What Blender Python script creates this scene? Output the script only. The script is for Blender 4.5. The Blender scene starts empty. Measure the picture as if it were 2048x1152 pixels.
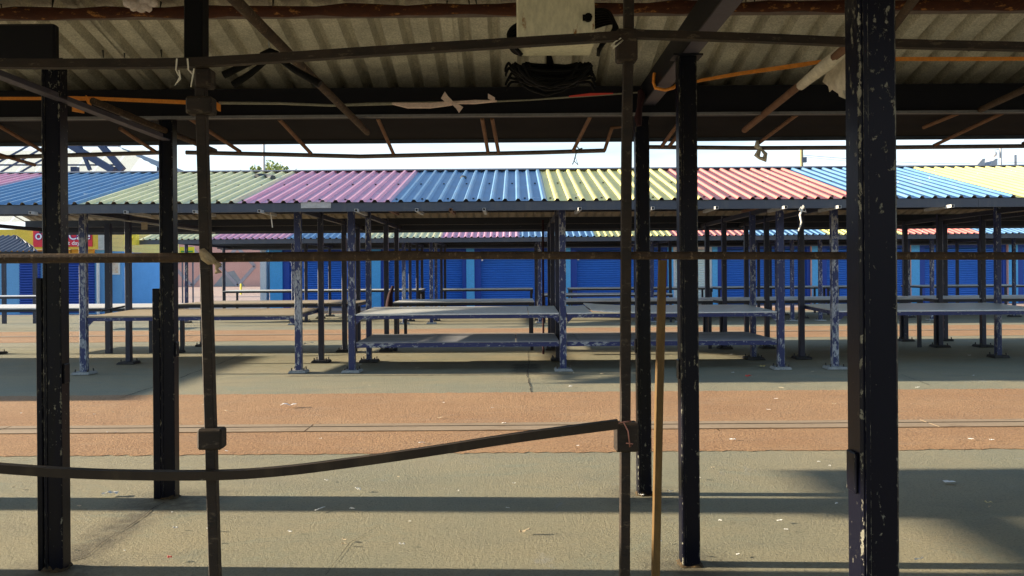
import bpy, bmesh, math, random
from mathutils import Vector, Matrix
random.seed(7)
R = math.radians
sc = bpy.context.scene
COL = sc.collection

# ------------------------------------------------------------------ camera measurements
F, CX, CY, ROLL, EYE = 1593.0, 1031.0, 545.0, 0.0073, 1.5
def at(px, py, Y):
    """world point seen at photo pixel (px, py) at depth Y"""
    dx, dy = px - CX, CY - py
    c, s = math.cos(ROLL), math.sin(ROLL)
    return Vector(((dx*c + dy*s)/F*Y, Y, EYE + (-dx*s + dy*c)/F*Y))
def gx(px, Y): return (px - CX)/F*Y

# ------------------------------------------------------------------ materials
def new_mat(name):
    m = bpy.data.materials.new(name); m.use_nodes = True
    nt = m.node_tree; b = nt.nodes['Principled BSDF']
    return m, nt, b
class NT:
    def __init__(s, nt): s.nt = nt
    def n(s, typ, **kw):
        nd = s.nt.nodes.new(typ)
        for k, v in kw.items():
            if k.startswith('i_'): nd.inputs[k[2:].replace('_', ' ')].default_value = v
            else: setattr(nd, k, v)
        return nd
    def l(s, a, b): s.nt.links.new(a, b)
    def noise(s, scale, detail=4, rough=.6, co=None, dist=0):
        nd = s.n('ShaderNodeTexNoise'); nd.inputs['Scale'].default_value = scale
        nd.inputs['Detail'].default_value = detail; nd.inputs['Roughness'].default_value = rough
        nd.inputs['Distortion'].default_value = dist
        if co is not None: s.l(co, nd.inputs['Vector'])
        return nd.outputs['Fac']
    def ramp(s, fac, stops):
        nd = s.n('ShaderNodeValToRGB'); e = nd.color_ramp.elements
        while len(e) < len(stops): e.new(.5)
        for el, (p, c) in zip(e, stops):
            el.position = p; el.color = (c, c, c, 1) if isinstance(c, (int, float)) else (*c, 1)
        s.l(fac, nd.inputs['Fac']); return nd.outputs['Color']
    def mix(s, fac, a, b, typ='MIX'):
        a, b = [((v,)*3 if isinstance(v, (int, float)) else v) for v in (a, b)]
        nd = s.n('ShaderNodeMix'); nd.data_type = 'RGBA'; nd.blend_type = typ
        for sock, v in ((nd.inputs[0], fac), (nd.inputs[6], a), (nd.inputs[7], b)):
            if isinstance(v, (int, float)): sock.default_value = v
            elif isinstance(v, tuple): sock.default_value = (*v, 1)
            else: s.l(v, sock)
        return nd.outputs[2]
    def math(s, op, a, b=None, clamp=False):
        nd = s.n('ShaderNodeMath'); nd.operation = op; nd.use_clamp = clamp
        for sock, v in zip(nd.inputs, (a, b)):
            if v is None: continue
            if isinstance(v, (int, float)): sock.default_value = v
            else: s.l(v, sock)
        return nd.outputs[0]
    def bump(s, h, strength, dist=.01):
        nd = s.n('ShaderNodeBump'); nd.inputs['Strength'].default_value = strength
        nd.inputs['Distance'].default_value = dist; s.l(h, nd.inputs['Height']); return nd.outputs['Normal']
    def coord(s, kind='Object', scale=(1, 1, 1)):
        t = s.n('ShaderNodeTexCoord').outputs[kind]
        if scale == (1, 1, 1): return t
        mp = s.n('ShaderNodeMapping'); mp.inputs['Scale'].default_value = scale; s.l(t, mp.inputs['Vector'])
        return mp.outputs['Vector']

def rough_mat(name, c1, c2, scale=6, rough=.75, bump=.2, fine=60, metal=0, spec=.4, stretch=(1, 1, 1), c3=None, c3lo=.58):
    m, nt, b = new_mat(name); g = NT(nt); co = g.coord('Object', stretch)
    f = g.ramp(g.noise(scale, 6, .65, co), [(.36, 0), (.66, 1)])
    col = g.mix(f, c1, c2)
    fn = g.noise(fine, 3, .7, co)
    col = g.mix(g.ramp(fn, [(.3, .75), (.7, 1.0)]), (0, 0, 0), col) if bump else col
    if c3: col = g.mix(g.ramp(g.noise(scale*3.1, 5, .7, co), [(c3lo, 0), (c3lo+.08, 1)]), col, c3)
    g.l(col, b.inputs['Base Color']); b.inputs['Roughness'].default_value = rough
    b.inputs['Metallic'].default_value = metal; b.inputs['Specular IOR Level'].default_value = spec
    if bump: g.l(g.bump(fn, bump, .004), b.inputs['Normal'])
    return m

def worn_paint(name, base, base2, chip, amount=.62, edge=.12, rough=.38, scale=14, dirt=None, stretch=(1, 1, .45), spec=.5):
    """paint with chips that gather along the long edges of the member"""
    m, nt, b = new_mat(name); g = NT(nt); co = g.coord('Object', stretch)
    sep = g.n('ShaderNodeSeparateXYZ'); g.l(g.coord('Generated'), sep.inputs[0])
    ex = g.math('MINIMUM', g.math('ABSOLUTE', g.math('SUBTRACT', sep.outputs[0], .5)), g.math('ABSOLUTE', g.math('SUBTRACT', sep.outputs[1], .5)))
    e = g.math('MULTIPLY', g.ramp(ex, [(.40, 0), (.49, 1)]), edge)
    n1 = g.noise(scale, 7, .72, co, .3); n0 = g.noise(2.3, 3, .5, co)
    v = g.math('ADD', g.math('ADD', g.math('MULTIPLY', n1, .72), g.math('MULTIPLY', n0, .28)), e)
    mask = g.ramp(v, [(amount, 0), (amount + .02, 1)])
    col = g.mix(g.noise(3.5, 4, .6, co), base, base2)
    if dirt: col = g.mix(g.ramp(g.noise(5, 6, .7, g.coord('Object', (1, 1, .15))), [(.5, 0), (.7, 1)]), col, dirt)
    chipc = g.mix(g.ramp(g.noise(40, 3, .6, co), [(.35, 0), (.65, 1)]), chip, tuple(c*.45 for c in chip))
    g.l(g.mix(mask, col, chipc), b.inputs['Base Color'])
    rr = g.mix(mask, rough, .85); g.l(rr, b.inputs['Roughness'])
    b.inputs['Specular IOR Level'].default_value = spec
    h = g.math('SUBTRACT', g.math('MULTIPLY', g.noise(70, 3, .6, co), .35), mask)
    g.l(g.bump(h, .35, .002), b.inputs['Normal'])
    return m

def sheet_mat(name, c, c2=None, under=(.40, .36, .28)):
    """roof sheeting painted on its upper side, bare and dusty beneath"""
    m, nt, b = new_mat(name); g = NT(nt)
    co = g.coord('Object'); st = g.coord('Object', (3, .35, .35))
    c2 = c2 or tuple(x*.8 for x in c)
    top = g.mix(g.ramp(g.noise(1.6, 6, .65, co), [(.35, 0), (.7, 1)]), c, c2)
    top = g.mix(g.ramp(g.noise(5, 6, .7, st), [(.5, 0), (.75, .45)]), top, (.28, .27, .25))
    top = g.mix(g.ramp(g.noise(2.1, 7, .75, g.coord('Object', (5, .25, .25)), .3), [(.62, 0), (.74, .4)]), top, (.24, .16, .10))   # rusty run-off
    top = g.mix(g.ramp(g.noise(9, 3, .5, co), [(.70, 0), (.73, .7)]), top, (.62, .61, .57))                                        # bird lime
    und = g.mix(g.ramp(g.noise(4, 7, .7, co), [(.35, 0), (.65, 1)]), under, tuple(x*.62 for x in under))
    und = g.mix(g.ramp(g.noise(90, 3, .7, co), [(.3, .55), (.65, 0)]), und, (.10, .09, .07))
    geo = g.n('ShaderNodeNewGeometry')
    g.l(g.mix(geo.outputs['Backfacing'], top, und), b.inputs['Base Color'])
    g.l(g.mix(geo.outputs['Backfacing'], .42, .8), b.inputs['Roughness'])
    return m

M = {}
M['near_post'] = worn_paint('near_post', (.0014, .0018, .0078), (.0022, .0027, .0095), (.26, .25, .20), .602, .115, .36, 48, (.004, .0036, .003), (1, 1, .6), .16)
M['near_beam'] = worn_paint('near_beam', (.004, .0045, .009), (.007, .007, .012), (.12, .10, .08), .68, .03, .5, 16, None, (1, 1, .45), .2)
M['eave_shade'] = rough_mat('eave_shade', (.004, .004, .006), (.007, .007, .009), 5, .8, .1, 60, 0, .1)  # near-black tone that holds the shade below the eave
M['blue_post'] = worn_paint('blue_post', (.013, .023, .085), (.02, .032, .12), (.42, .44, .46), .535, .09, .45, 19)
M['dark_post'] = worn_paint('dark_post', (.010, .012, .03), (.016, .018, .045), (.22, .23, .24), .61, .09, .45, 19)
M['table_frame'] = worn_paint('table_frame', (.015, .024, .095), (.022, .032, .125), (.42, .44, .46), .56, .0, .5, 22, None, (.5, 1, 1))
M['dark_frame'] = worn_paint('dark_frame', (.010, .012, .02), (.016, .018, .03), (.3, .31, .28), .63, .0, .5, 14, None, (.5, 1, 1))
M['fascia'] = worn_paint('fascia', (.040, .050, .070), (.055, .065, .088), (.22, .25, .29), .67, .0, .4, 5, (.075, .08, .09), (.4, 1, 1))
M['rust'] = rough_mat('rust', (.036, .022, .013), (.075, .044, .024), 22, .75, .4, 120, .0, .3, (1, 1, .4), (.16, .11, .065))
M['rust_dark'] = rough_mat('rust_dark', (.014, .009, .006), (.032, .019, .011), 18, .7, .4, 110, .0, .35, (.4, 1, 1), (.075, .055, .036))
M['rust_orange'] = rough_mat('rust_orange', (.12, .068, .021), (.18, .105, .031), 14, .7, .3, 90, 0, .3, (1, 1, .3), (.14, .07, .02))
M['foot_rust'] = rough_mat('foot_rust', (.075, .052, .027), (.035, .027, .018), 30, .9, .6, 90, 0, .2, (1, 1, 1), (.18, .11, .04))
M['rail_worn'] = worn_paint('rail_worn', (.016, .011, .007), (.036, .023, .013), (.26, .23, .18), .63, .05, .7, 26, (.06, .042, .024), (.35, 1, 1), .3)
M['rust_red'] = rough_mat('rust_red', (.045, .012, .007), (.085, .024, .009), 9, .8, .6, 60, 0, .3, (.5, 1, 1), (.34, .15, .04))
M['tube_rust'] = rough_mat('tube_rust', (.14, .065, .035), (.20, .105, .06), 12, .75, .3, 70)
M['tube_grey'] = rough_mat('tube_grey', (.13, .105, .10), (.20, .16, .15), 12, .6, .2, 70)
M['galv'] = rough_mat('galv', (.42, .42, .40), (.55, .55, .53), 12, .5, .1, 70)
M['lit_flange'] = rough_mat('lit_flange', (.16, .16, .18), (.22, .22, .24), 6, .6, .1)  # paler than the beam: light on the bottom edge put into the colour
M['purple_lit_flange'] = rough_mat('purple_lit_flange', (.055, .050, .075), (.075, .068, .095), 6, .6, .1)  # purple light on the beam undersides, put into the colour
M['board_grey'] = rough_mat('board_grey', (.70, .72, .69), (.78, .79, .75), 2.2, .45, .15, 40, 0, .5, (.4, 1, 1), (.52, .51, .50))
M['board_tan'] = rough_mat('board_tan', (.42, .35, .24), (.50, .42, .30), 2.0, .65, .12, 40, 0, .4, (.4, 1, 1), (.34, .27, .18))
M['board_pale'] = rough_mat('board_pale', (.72, .72, .72), (.80, .80, .79), 2.0, .6, .1, 40, 0, .4, (.4, 1, 1))
M['shelf_dark'] = rough_mat('shelf_dark', (.22, .225, .24), (.31, .31, .32), 2.4, .7, .15, 40, 0, .4, (.4, 1, 1))
M['plinth'] = rough_mat('plinth', (.30, .31, .30), (.40, .40, .37), 14, .85, .5, 60, 0, .3, (1, 1, 1), (.10, .13, .10))
M['plate_dark'] = rough_mat('plate_dark', (.03, .03, .032), (.06, .055, .05), 14, .8, .3, 60)
M['bolt'] = rough_mat('bolt', (.05, .045, .04), (.09, .07, .05), 20, .6, .1)
M['screw'] = rough_mat('screw', (.02, .02, .022), (.035, .035, .035), 20, .6, 0)
M['cream'] = sheet_mat('cream', (.70, .68, .38)); M['pink'] = sheet_mat('pink', (.70, .34, .44))
M['blue'] = sheet_mat('blue', (.125, .265, .44)); M['yellow'] = sheet_mat('yellow', (.82, .72, .22))
M['red'] = sheet_mat('red', (.70, .22, .17)); M['near_sheet'] = sheet_mat('near_sheet', (.3, .3, .3), None, (.80, .74, .62))
M['shutter'] = rough_mat('shutter', (.030, .18, .66), (.034, .20, .72), 1.5, .42, .06, 30)
M['shutter_frame'] = rough_mat('shutter_frame', (.012, .065, .38), (.015, .075, .42), 2, .5, .06, 30)
M['wall_blue'] = rough_mat('wall_blue', (.10, .45, .86), (.12, .48, .88), 1.2, .7, .08, 30, 0, .3)
M['wall_sky'] = rough_mat('wall_sky', (.14, .38, .72), (.16, .42, .78), 1.2, .7, .08, 30, 0, .3)
M['mint'] = rough_mat('mint', (.72, .88, .86), (.78, .92, .90), 2, .5, .06, 30)
M['white'] = rough_mat('white', (.80, .80, .78), (.86, .86, .84), 4, .6, .1, 40)
M['cafe_yellow'] = rough_mat('cafe_yellow', (.80, .55, .06), (.86, .62, .08), 2, .6, .06, 30)
M['cafe_orange'] = rough_mat('cafe_orange', (.70, .32, .025), (.76, .36, .03), 2, .6, .06, 30)
M['cafe_siding'] = rough_mat('cafe_siding', (.90, .58, .14), (.95, .64, .17), 2, .6, .06, 30)
M['sign_red'] = rough_mat('sign_red', (.70, .02, .05), (.76, .03, .06), 2, .5, .04, 30)
M['letter_white'] = rough_mat('letter_white', (.85, .82, .84), (.9, .88, .88), 2, .6, 0)
M['letter_purple'] = rough_mat('letter_purple', (.10, .04, .30), (.12, .05, .34), 2, .6, 0)
M['sign_yellow'] = rough_mat('sign_yellow', (.85, .72, .02), (.9, .76, .03), 2, .5, .04, 30)
M['green'] = rough_mat('green', (.05, .25, .06), (.06, .28, .07), 2, .6, 0)
M['pink_wall'] = rough_mat('pink_wall', (.62, .36, .31), (.68, .41, .35), .5, .8, .06, 12)
M['grey_paint'] = rough_mat('grey_paint', (.34, .33, .37), (.40, .39, .43), .6, .8, .06, 12)
M['steel_blue'] = rough_mat('steel_blue', (.03, .055, .13), (.04, .07, .16), 2, .5, .05, 20)
M['hall_cream'] = rough_mat('hall_cream', (.82, .80, .66), (.86, .84, .70), .8, .6, .05, 10)
M['hall_grey'] = rough_mat('hall_grey', (.26, .29, .31), (.32, .35, .37), .8, .6, .05, 10)
M['slate'] = rough_mat('slate', (.10, .11, .14), (.14, .15, .18), 2, .6, .05, 20)
M['pole_grey'] = rough_mat('pole_grey', (.32, .34, .36), (.4, .42, .44), 3, .5, 0)
M['pole_wood'] = rough_mat('pole_wood', (.24, .20, .10), (.30, .25, .13), 3, .8, 0)
M['black'] = rough_mat('black', (.0025, .0025, .003), (.004, .004, .005), 8, .6, .1, 60, 0, .12)
M['box_cream'] = rough_mat('box_cream', (.74, .70, .54), (.82, .77, .60), 6, .55, .12, 50, 0, .4, (1, 1, .4), (.30, .15, .05), .61)
M['orange_tape'] = rough_mat('orange_tape', (.78, .26, .03), (.86, .32, .05), 12, .5, .1, 60)
M['pink_cloth'] = rough_mat('pink_cloth', (.80, .60, .55), (.86, .68, .62), 14, .9, .4, 60)
M['pale_cloth'] = rough_mat('pale_cloth', (.70, .60, .60), (.80, .70, .69), 14, .9, .4, 60)
M['tan_cloth'] = rough_mat('tan_cloth', (.34, .25, .15), (.46, .36, .22), 18, .9, .5, 60)
M['dust_plastic'] = rough_mat('dust_plastic', (.62, .57, .47), (.74, .69, .58), 14, .7, .4, 50)
M['string'] = rough_mat('string', (.62, .58, .48), (.72, .68, .58), 20, .8, 0)
M['string_green'] = rough_mat('string_green', (.14, .20, .17), (.2, .26, .22), 20, .8, 0)
M['string_pink'] = rough_mat('string_pink', (.42, .18, .14), (.5, .22, .17), 20, .6, 0)
M['rope_grey'] = rough_mat('rope_grey', (.26, .25, .20), (.36, .34, .28), 60, .9, .5, 160)
M['maroon'] = rough_mat('maroon', (.020, .003, .006), (.03, .005, .009), 10, .9, .3, 60)
M['paper'] = rough_mat('paper', (.78, .77, .74), (.85, .84, .8), 6, .8, 0)
M['litter_tan'] = rough_mat('litter_tan', (.50, .40, .26), (.6, .48, .33), 6, .8, 0)
M['litter_red'] = rough_mat('litter_red', (.7, .06, .05), (.75, .08, .06), 6, .6, 0)
M['cap_gold'] = rough_mat('cap_gold', (.62, .48, .18), (.68, .53, .2), 6, .5, 0)
M['stone_grey'] = rough_mat('stone_grey', (.06, .07, .08), (.11, .12, .13), 9, .8, .3, 40)
M['bark'] = rough_mat('bark', (.06, .045, .03), (.10, .08, .05), 8, .9, .4, 30)
M['leaf'] = rough_mat('leaf', (.20, .26, .05), (.36, .40, .10), 1.2, .6, 0)
M['poster'] = rough_mat('poster', (.62, .42, .26), (.75, .70, .62), 6, .5, 0)
M['plant_yellow'] = rough_mat('plant_yellow', (.70, .58, .05), (.78, .66, .07), 6, .6, 0)

def concrete():
    m, nt, b = new_mat('concrete'); g = NT(nt); co = g.coord('Object')
    big = g.ramp(g.noise(.55, 5, .6, co), [(.38, 0), (.62, 1)])
    col = g.mix(big, (.280, .272, .190), (.338, .300, .195))
    col = g.mix(g.ramp(g.noise(1.7, 6, .7, g.coord('Object', (.5, 1.4, 1))), [(.50, 0), (.72, .65)]), col, (.235, .225, .165))
    col = g.mix(g.ramp(g.noise(3.1, 7, .75, g.coord('Object', (.6, 1.6, 1)), .8), [(.62, 0), (.74, .5)]), col, (.35, .345, .30))
    col = g.mix(g.ramp(g.noise(8, 6, .8, co, .5), [(.60, 0), (.72, .55)]), col, (.13, .12, .10))
    fine = g.noise(62, 5, .8, co)
    col = g.mix(g.ramp(fine, [(.34, .62), (.50, 0)]), col, (.10, .09, .065))
    col = g.mix(g.ramp(fine, [(.62, 0), (.78, .45)]), col, (.50, .46, .34))
    # oily dirt trodden in round the post feet and along the line between them
    sepd = g.n('ShaderNodeSeparateXYZ'); g.l(co, sepd.inputs[0])
    wob = g.noise(9, 5, .7, co)
    tot = None
    for (ax, ay, bx_, by_, rad) in ((-2.36, 4.05, -2.36, 5.37, .20), (.88, 4.0, .88, 4.06, .34), (.86, 5.28, .86, 5.34, .34), (-2.36, 4.0, -2.30, 4.02, .32), (-2.35, 5.25, -2.2, 5.28, .38), (.0, 11.9, .3, 13.0, .12), (-3.3, 11.7, .8, 11.72, .10)):
        cy_ = g.math('MINIMUM', g.math('MAXIMUM', sepd.outputs[1], min(ay, by_)), max(ay, by_))
        cx_ = g.math('MINIMUM', g.math('MAXIMUM', sepd.outputs[0], min(ax, bx_)), max(ax, bx_))
        dx_ = g.math('SUBTRACT', sepd.outputs[0], cx_); dy_ = g.math('SUBTRACT', sepd.outputs[1], cy_)
        dd = g.math('SQRT', g.math('ADD', g.math('MULTIPLY', dx_, dx_), g.math('MULTIPLY', dy_, dy_)))
        f = g.math('SUBTRACT', 1.0, g.math('DIVIDE', dd, rad), True)
        tot = f if tot is None else g.math('MAXIMUM', tot, f)
    dirt = g.math('MULTIPLY', g.math('MULTIPLY', tot, 1.5), g.ramp(wob, [(.32, .15), (.62, 1)]), True)
    col = g.mix(g.math('MULTIPLY', dirt, .75), col, (.085, .075, .055))
    # flaking remains of green and blue-grey floor paint
    col = g.mix(g.ramp(g.noise(.9, 7, .75, g.coord('Object', (.7, 1.3, 1)), 1.2), [(.54, 0), (.64, .4)]), col, (.215, .250, .195))
    col = g.mix(g.ramp(g.noise(1.25, 8, .78, g.coord('Object', (1.3, .8, 1)), 1.5), [(.60, 0), (.68, .45)]), col, (.30, .305, .29))
    # far market yard is bare pinkish paving
    sep = g.n('ShaderNodeSeparateXYZ'); g.l(co, sep.inputs[0])
    far = g.math('DIVIDE', g.math('SUBTRACT', sep.outputs[1], 29.5), 2.0, True)
    col = g.mix(far, col, g.mix(g.noise(.8, 4, .6, co), (.42, .30, .25), (.50, .38, .32)))
    g.l(col, b.inputs['Base Color']); b.inputs['Roughness'].default_value = .82
    b.inputs['Specular IOR Level'].default_value = .3
    h = g.math('ADD', g.math('MULTIPLY', fine, .9), g.math('MULTIPLY', g.noise(24, 5, .75, co), .7))
    g.l(g.bump(h, 1.0, .013), b.inputs['Normal'])
    return m
M['concrete'] = concrete()
def walkway_mat():
    m, nt, b = new_mat('red_walkway'); g = NT(nt); co = g.coord('Object')
    col = g.mix(g.ramp(g.noise(.7, 5, .65, co), [(.35, 0), (.65, 1)]), (.40, .238, .128), (.465, .288, .155))
    col = g.mix(g.ramp(g.noise(2.6, 6, .7, g.coord('Object', (.6, 1.5, 1))), [(.5, 0), (.75, .6)]), col, (.40, .285, .185))
    fine = g.noise(44, 6, .85, co)
    col = g.mix(g.ramp(fine, [(.36, .85), (.50, 0)]), col, (.12, .055, .035))
    col = g.mix(g.ramp(fine, [(.60, 0), (.80, .6)]), col, (.66, .42, .27))
    g.l(col, b.inputs['Base Color']); b.inputs['Roughness'].default_value = .9
    b.inputs['Specular IOR Level'].default_value = .2
    h = g.math('ADD', fine, g.math('MULTIPLY', g.noise(22, 4, .6, co), .6))
    g.l(g.bump(h, 1.0, .016), b.inputs['Normal'])
    return m
M['walkway'] = walkway_mat()
M['channel'] = rough_mat('channel', (.37, .27, .17), (.43, .32, .21), 3, .85, .3, 60, 0, .3, (.3, 1, 1), (.26, .18, .11))
M['groove'] = rough_mat('groove', (.05, .042, .03), (.10, .08, .055), 6, .9, .2, 40)

# ------------------------------------------------------------------ mesh building
class MB:
    def __init__(s): s.v = []; s.f = []; s.mi = []; s.sm = []
    def add(s, vs, fs, mi=0, smooth=False):
        o = len(s.v); s.v += [Vector(p) for p in vs]
        for f in fs: s.f.append([i + o for i in f]); s.mi.append(mi); s.sm.append(smooth)
        return s
    def box(s, x0, x1, y0, y1, z0, z1, mi=0):
        return s.add([(x0,y0,z0),(x1,y0,z0),(x1,y1,z0),(x0,y1,z0),(x0,y0,z1),(x1,y0,z1),(x1,y1,z1),(x0,y1,z1)],
                     [(0,3,2,1),(4,5,6,7),(0,1,5,4),(1,2,6,5),(2,3,7,6),(3,0,4,7)], mi)
    def bar(s, p, q, w, h=None, mi=0, up=(0, 0, 1)):
        """square bar along p-q, w wide across, h in the up sense"""
        p, q = Vector(p), Vector(q); h = h or w; d = (q - p).normalized(); u = Vector(up)
        if abs(d.dot(u)) > .95: u = Vector((0, 1, 0))
        a = d.cross(u).normalized()*w/2; b = a.cross(d).normalized()*h/2
        vs = [p-a-b, p+a-b, p+a+b, p-a+b, q-a-b, q+a-b, q+a+b, q-a+b]
        return s.add(vs, [(0,1,2,3),(7,6,5,4),(0,4,5,1),(1,5,6,2),(2,6,7,3),(3,7,4,0)], mi)
    def stube(s, pts, r, n=8, mi=0, square=False, k=6):
        P = [Vector(p) for p in pts]; Q = []
        for i in range(len(P)-1):
            a, b, c, d = P[max(i-1, 0)], P[i], P[i+1], P[min(i+2, len(P)-1)]
            for j in range(k):
                t = j/k; Q.append(.5*((2*b) + (c-a)*t + (2*a-5*b+4*c-d)*t*t + (3*b-a-3*c+d)*t**3))
        Q.append(P[-1])
        if isinstance(r, (list, tuple)): r = [r[i//k] + (r[min(i//k+1, len(r)-1)]-r[i//k])*(i % k)/k for i in range(len(Q))]
        return s.tube(Q, r, n, mi, square)
    def tube(s, pts, r, n=8, mi=0, square=False, flat=None):
        """bent tube through pts; r may be a list; square gives a 4-sided tube"""
        pts = [Vector(p) for p in pts]; k = len(pts); rs = r if isinstance(r, (list, tuple)) else [r]*k
        if square: n = 4
        rings = []; pu = None
        for i, p in enumerate(pts):
            d = (pts[min(i+1, k-1)] - pts[max(i-1, 0)]).normalized()
            u = pu or (Vector((0, 0, 1)) if abs(d.z) < .9 else Vector((0, 1, 0)))
            a = d.cross(u).normalized(); b = a.cross(d).normalized(); pu = b
            off = math.pi/4 if square else 0; m = math.sqrt(2) if square else 1
            ring = []
            for j in range(n):
                t = 2*math.pi*j/n + off
                ring.append(p + a*math.cos(t)*rs[i]*m*(flat or 1) + b*math.sin(t)*rs[i]*m)
            rings.append(ring)
        vs = [v for rg in rings for v in rg]; fs = []
        for i in range(k-1):
            for j in range(n): fs.append((i*n+j, (i+1)*n+j, (i+1)*n+(j+1) % n, i*n+(j+1) % n))
        s.add(vs, fs, mi, not square); s.add(rings[0], [tuple(range(n))], mi); s.add(rings[-1], [tuple(reversed(range(n)))], mi)
        return s
    def ribbon(s, pts, wid, thick=.003, up=(0, 0, 1), mi=0):
        """thin strap through pts, wid tall along up"""
        u = Vector(up); pts = [Vector(p) for p in pts]; ws = wid if isinstance(wid, (list, tuple)) else [wid]*len(pts)
        vs = []
        for i, p in enumerate(pts):
            d = (pts[min(i+1, len(pts)-1)] - pts[max(i-1, 0)]).normalized()
            nrm = d.cross(u); nrm = nrm.normalized()*thick/2 if nrm.length > 1e-6 else Vector((0, thick/2, 0))
            h = u*ws[i]/2
            vs += [p-h-nrm, p+h-nrm, p+h+nrm, p-h+nrm]
        fs = []
        for i in range(len(pts)-1):
            for j in range(4): fs.append((i*4+j, (i+1)*4+j, (i+1)*4+(j+1) % 4, i*4+(j+1) % 4))
        fs += [(3, 2, 1, 0), tuple(len(vs)-4+j for j in range(4))]
        return s.add(vs, fs, mi)
    def build(s, name, mat, parent=None, bevel=0, origin=None):
        me = bpy.data.meshes.new(name)
        if parent is not None:
            r = parent
            off = Vector((0, 0, 0))
            while r is not None: off += r.location; r = r.parent
        else: off = Vector(origin) if origin is not None else Vector((0, 0, 0))
        me.from_pydata([v - off for v in s.v], [], s.f)
        mats = mat if isinstance(mat, (list, tuple)) else [mat]
        for m in mats: me.materials.append(M[m] if isinstance(m, str) else m)
        for p, mi, sm in zip(me.polygons, s.mi, s.sm): p.material_index = mi; p.use_smooth = sm
        bm = bmesh.new(); bm.from_mesh(me); bmesh.ops.recalc_face_normals(bm, faces=bm.faces) if not getattr(s, 'keep', 0) else None
        if bevel: bmesh.ops.bevel(bm, geom=[e for e in bm.edges if e.calc_face_angle(0) > .6], offset=bevel, segments=1, affect='EDGES')
        bm.to_mesh(me); bm.free()
        o = bpy.data.objects.new(name, me); COL.objects.link(o)
        if parent is not None: o.parent = parent
        elif origin is not None: o.location = origin
        return o
def tag(o, label=None, cat=None, group=None, kind=None):
    if label: o['label'] = label
    if cat: o['category'] = cat
    if group: o['group'] = group
    if kind: o['kind'] = kind
    return o
def empty(name, loc, label, cat, group=None):
    o = bpy.data.objects.new(name, None); COL.objects.link(o); o.location = loc
    o.empty_display_size = .2
    return tag(o, label, cat, group)
def mid(pts):
    c = Vector((0, 0, 0))
    for p in pts: c += Vector(p)
    return c/len(pts)

# ------------------------------------------------------------------ ground
g = MB(); g.add([(-400,-60,0),(400,-60,0),(400,900,0),(-400,900,0)], [(0,1,2,3)])
tag(g.build('ground', 'concrete'), kind='structure')
def ragged(y0, y1, x0, x1, z, amp, step=.12):
    b = MB(); n = int((x1-x0)/step); vs = []
    for i in range(n+1):
        x = x0 + (x1-x0)*i/n
        vs += [(x, y0 + random.gauss(0, amp), z), (x, y1 + random.gauss(0, amp), z)]
    b.add(vs, [(2*i, 2*i+2, 2*i+3, 2*i+1) for i in range(n)]); return b
tag(ragged(6.62, 9.95, -26, 26, .004, .013, .05).build('walkway', 'walkway'), kind='structure')
tag(ragged(17.9, 21.4, -26, 30, .004, .03, .3).build('walkway', 'walkway'), kind='structure')
tag(ragged(29.9, 32.4, -10.5, 34, .004, .03, .3).build('walkway', 'walkway'), kind='structure')
def channel(ya, yb, yc, yd):
    c = MB()
    for x in range(-26, 28, 3):
        c.box(x, x+2.985, ya, yb, .006, .013); c.box(x, x+2.985, yc, yd, .006, .013)
    tag(c.build('drain_channel', 'channel'), kind='structure')
    tag(ragged(yb, yc, -26, 28, .0075, .004).build('drain_groove', 'groove'), kind='structure')
channel(7.54, 7.735, 7.775, 7.90)
channel(19.5, 19.62, 19.66, 19.8)
# joints and cracks of the slabs
def crack(name, pts, w):
    b = MB(); vs = []
    P = []
    for i in range(len(pts)-1):
        a, c = Vector(pts[i]), Vector(pts[i+1]); k = max(2, int((c-a).length/.07))
        for j in range(k): P.append(a.lerp(c, j/k))
    P.append(Vector(pts[-1]))
    for i, p in enumerate(P):
        d = (P[min(i+1, len(P)-1)] - P[max(i-1, 0)]).normalized(); nn = Vector((-d.y, d.x, 0))
        ww = w*random.uniform(.12, .6); wk = (wk if i else 0)*.85 + random.gauss(0, w*.22); o = nn*wk
        vs += [p + o - nn*ww/2, p + o + nn*ww/2]
    b.add(vs, [(2*i, 2*i+2, 2*i+3, 2*i+1) for i in range(len(P)-1)])
    tag(b.build(name, 'groove'), kind='structure')
def gp(px, py, z=.004):
    dx, dy = px - CX, CY - py; up = -dx*ROLL + dy
    Y = (EYE - z)*F/(-up); p = at(px, py, Y); p.z = z; return p
crack('floor_crack', [gp(138, 1122), gp(172, 1110), gp(205, 1085), gp(270, 1045), gp(305, 1015), gp(330, 1004)], .018)
crack('floor_crack', [gp(1062, 785), gp(1058, 755), gp(1057, 702)], .03)
crack('floor_crack', [gp(240, 795), gp(300, 775), gp(420, 735), gp(490, 705)], .035)
crack('floor_crack', [gp(1800, 748), gp(1860, 770)], .02)
crack('floor_crack', [gp(20, 868), gp(62, 853)], .025)
crack('floor_crack', [gp(627, 861), gp(640, 846)], .025)
crack('floor_crack', [gp(828, 859), gp(838, 848)], .02)
crack('floor_crack', [gp(1418, 848), gp(1440, 862)], .02)
crack('floor_crack', [gp(650, 1150), gp(700, 1085), gp(760, 1050)], .006)

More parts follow.
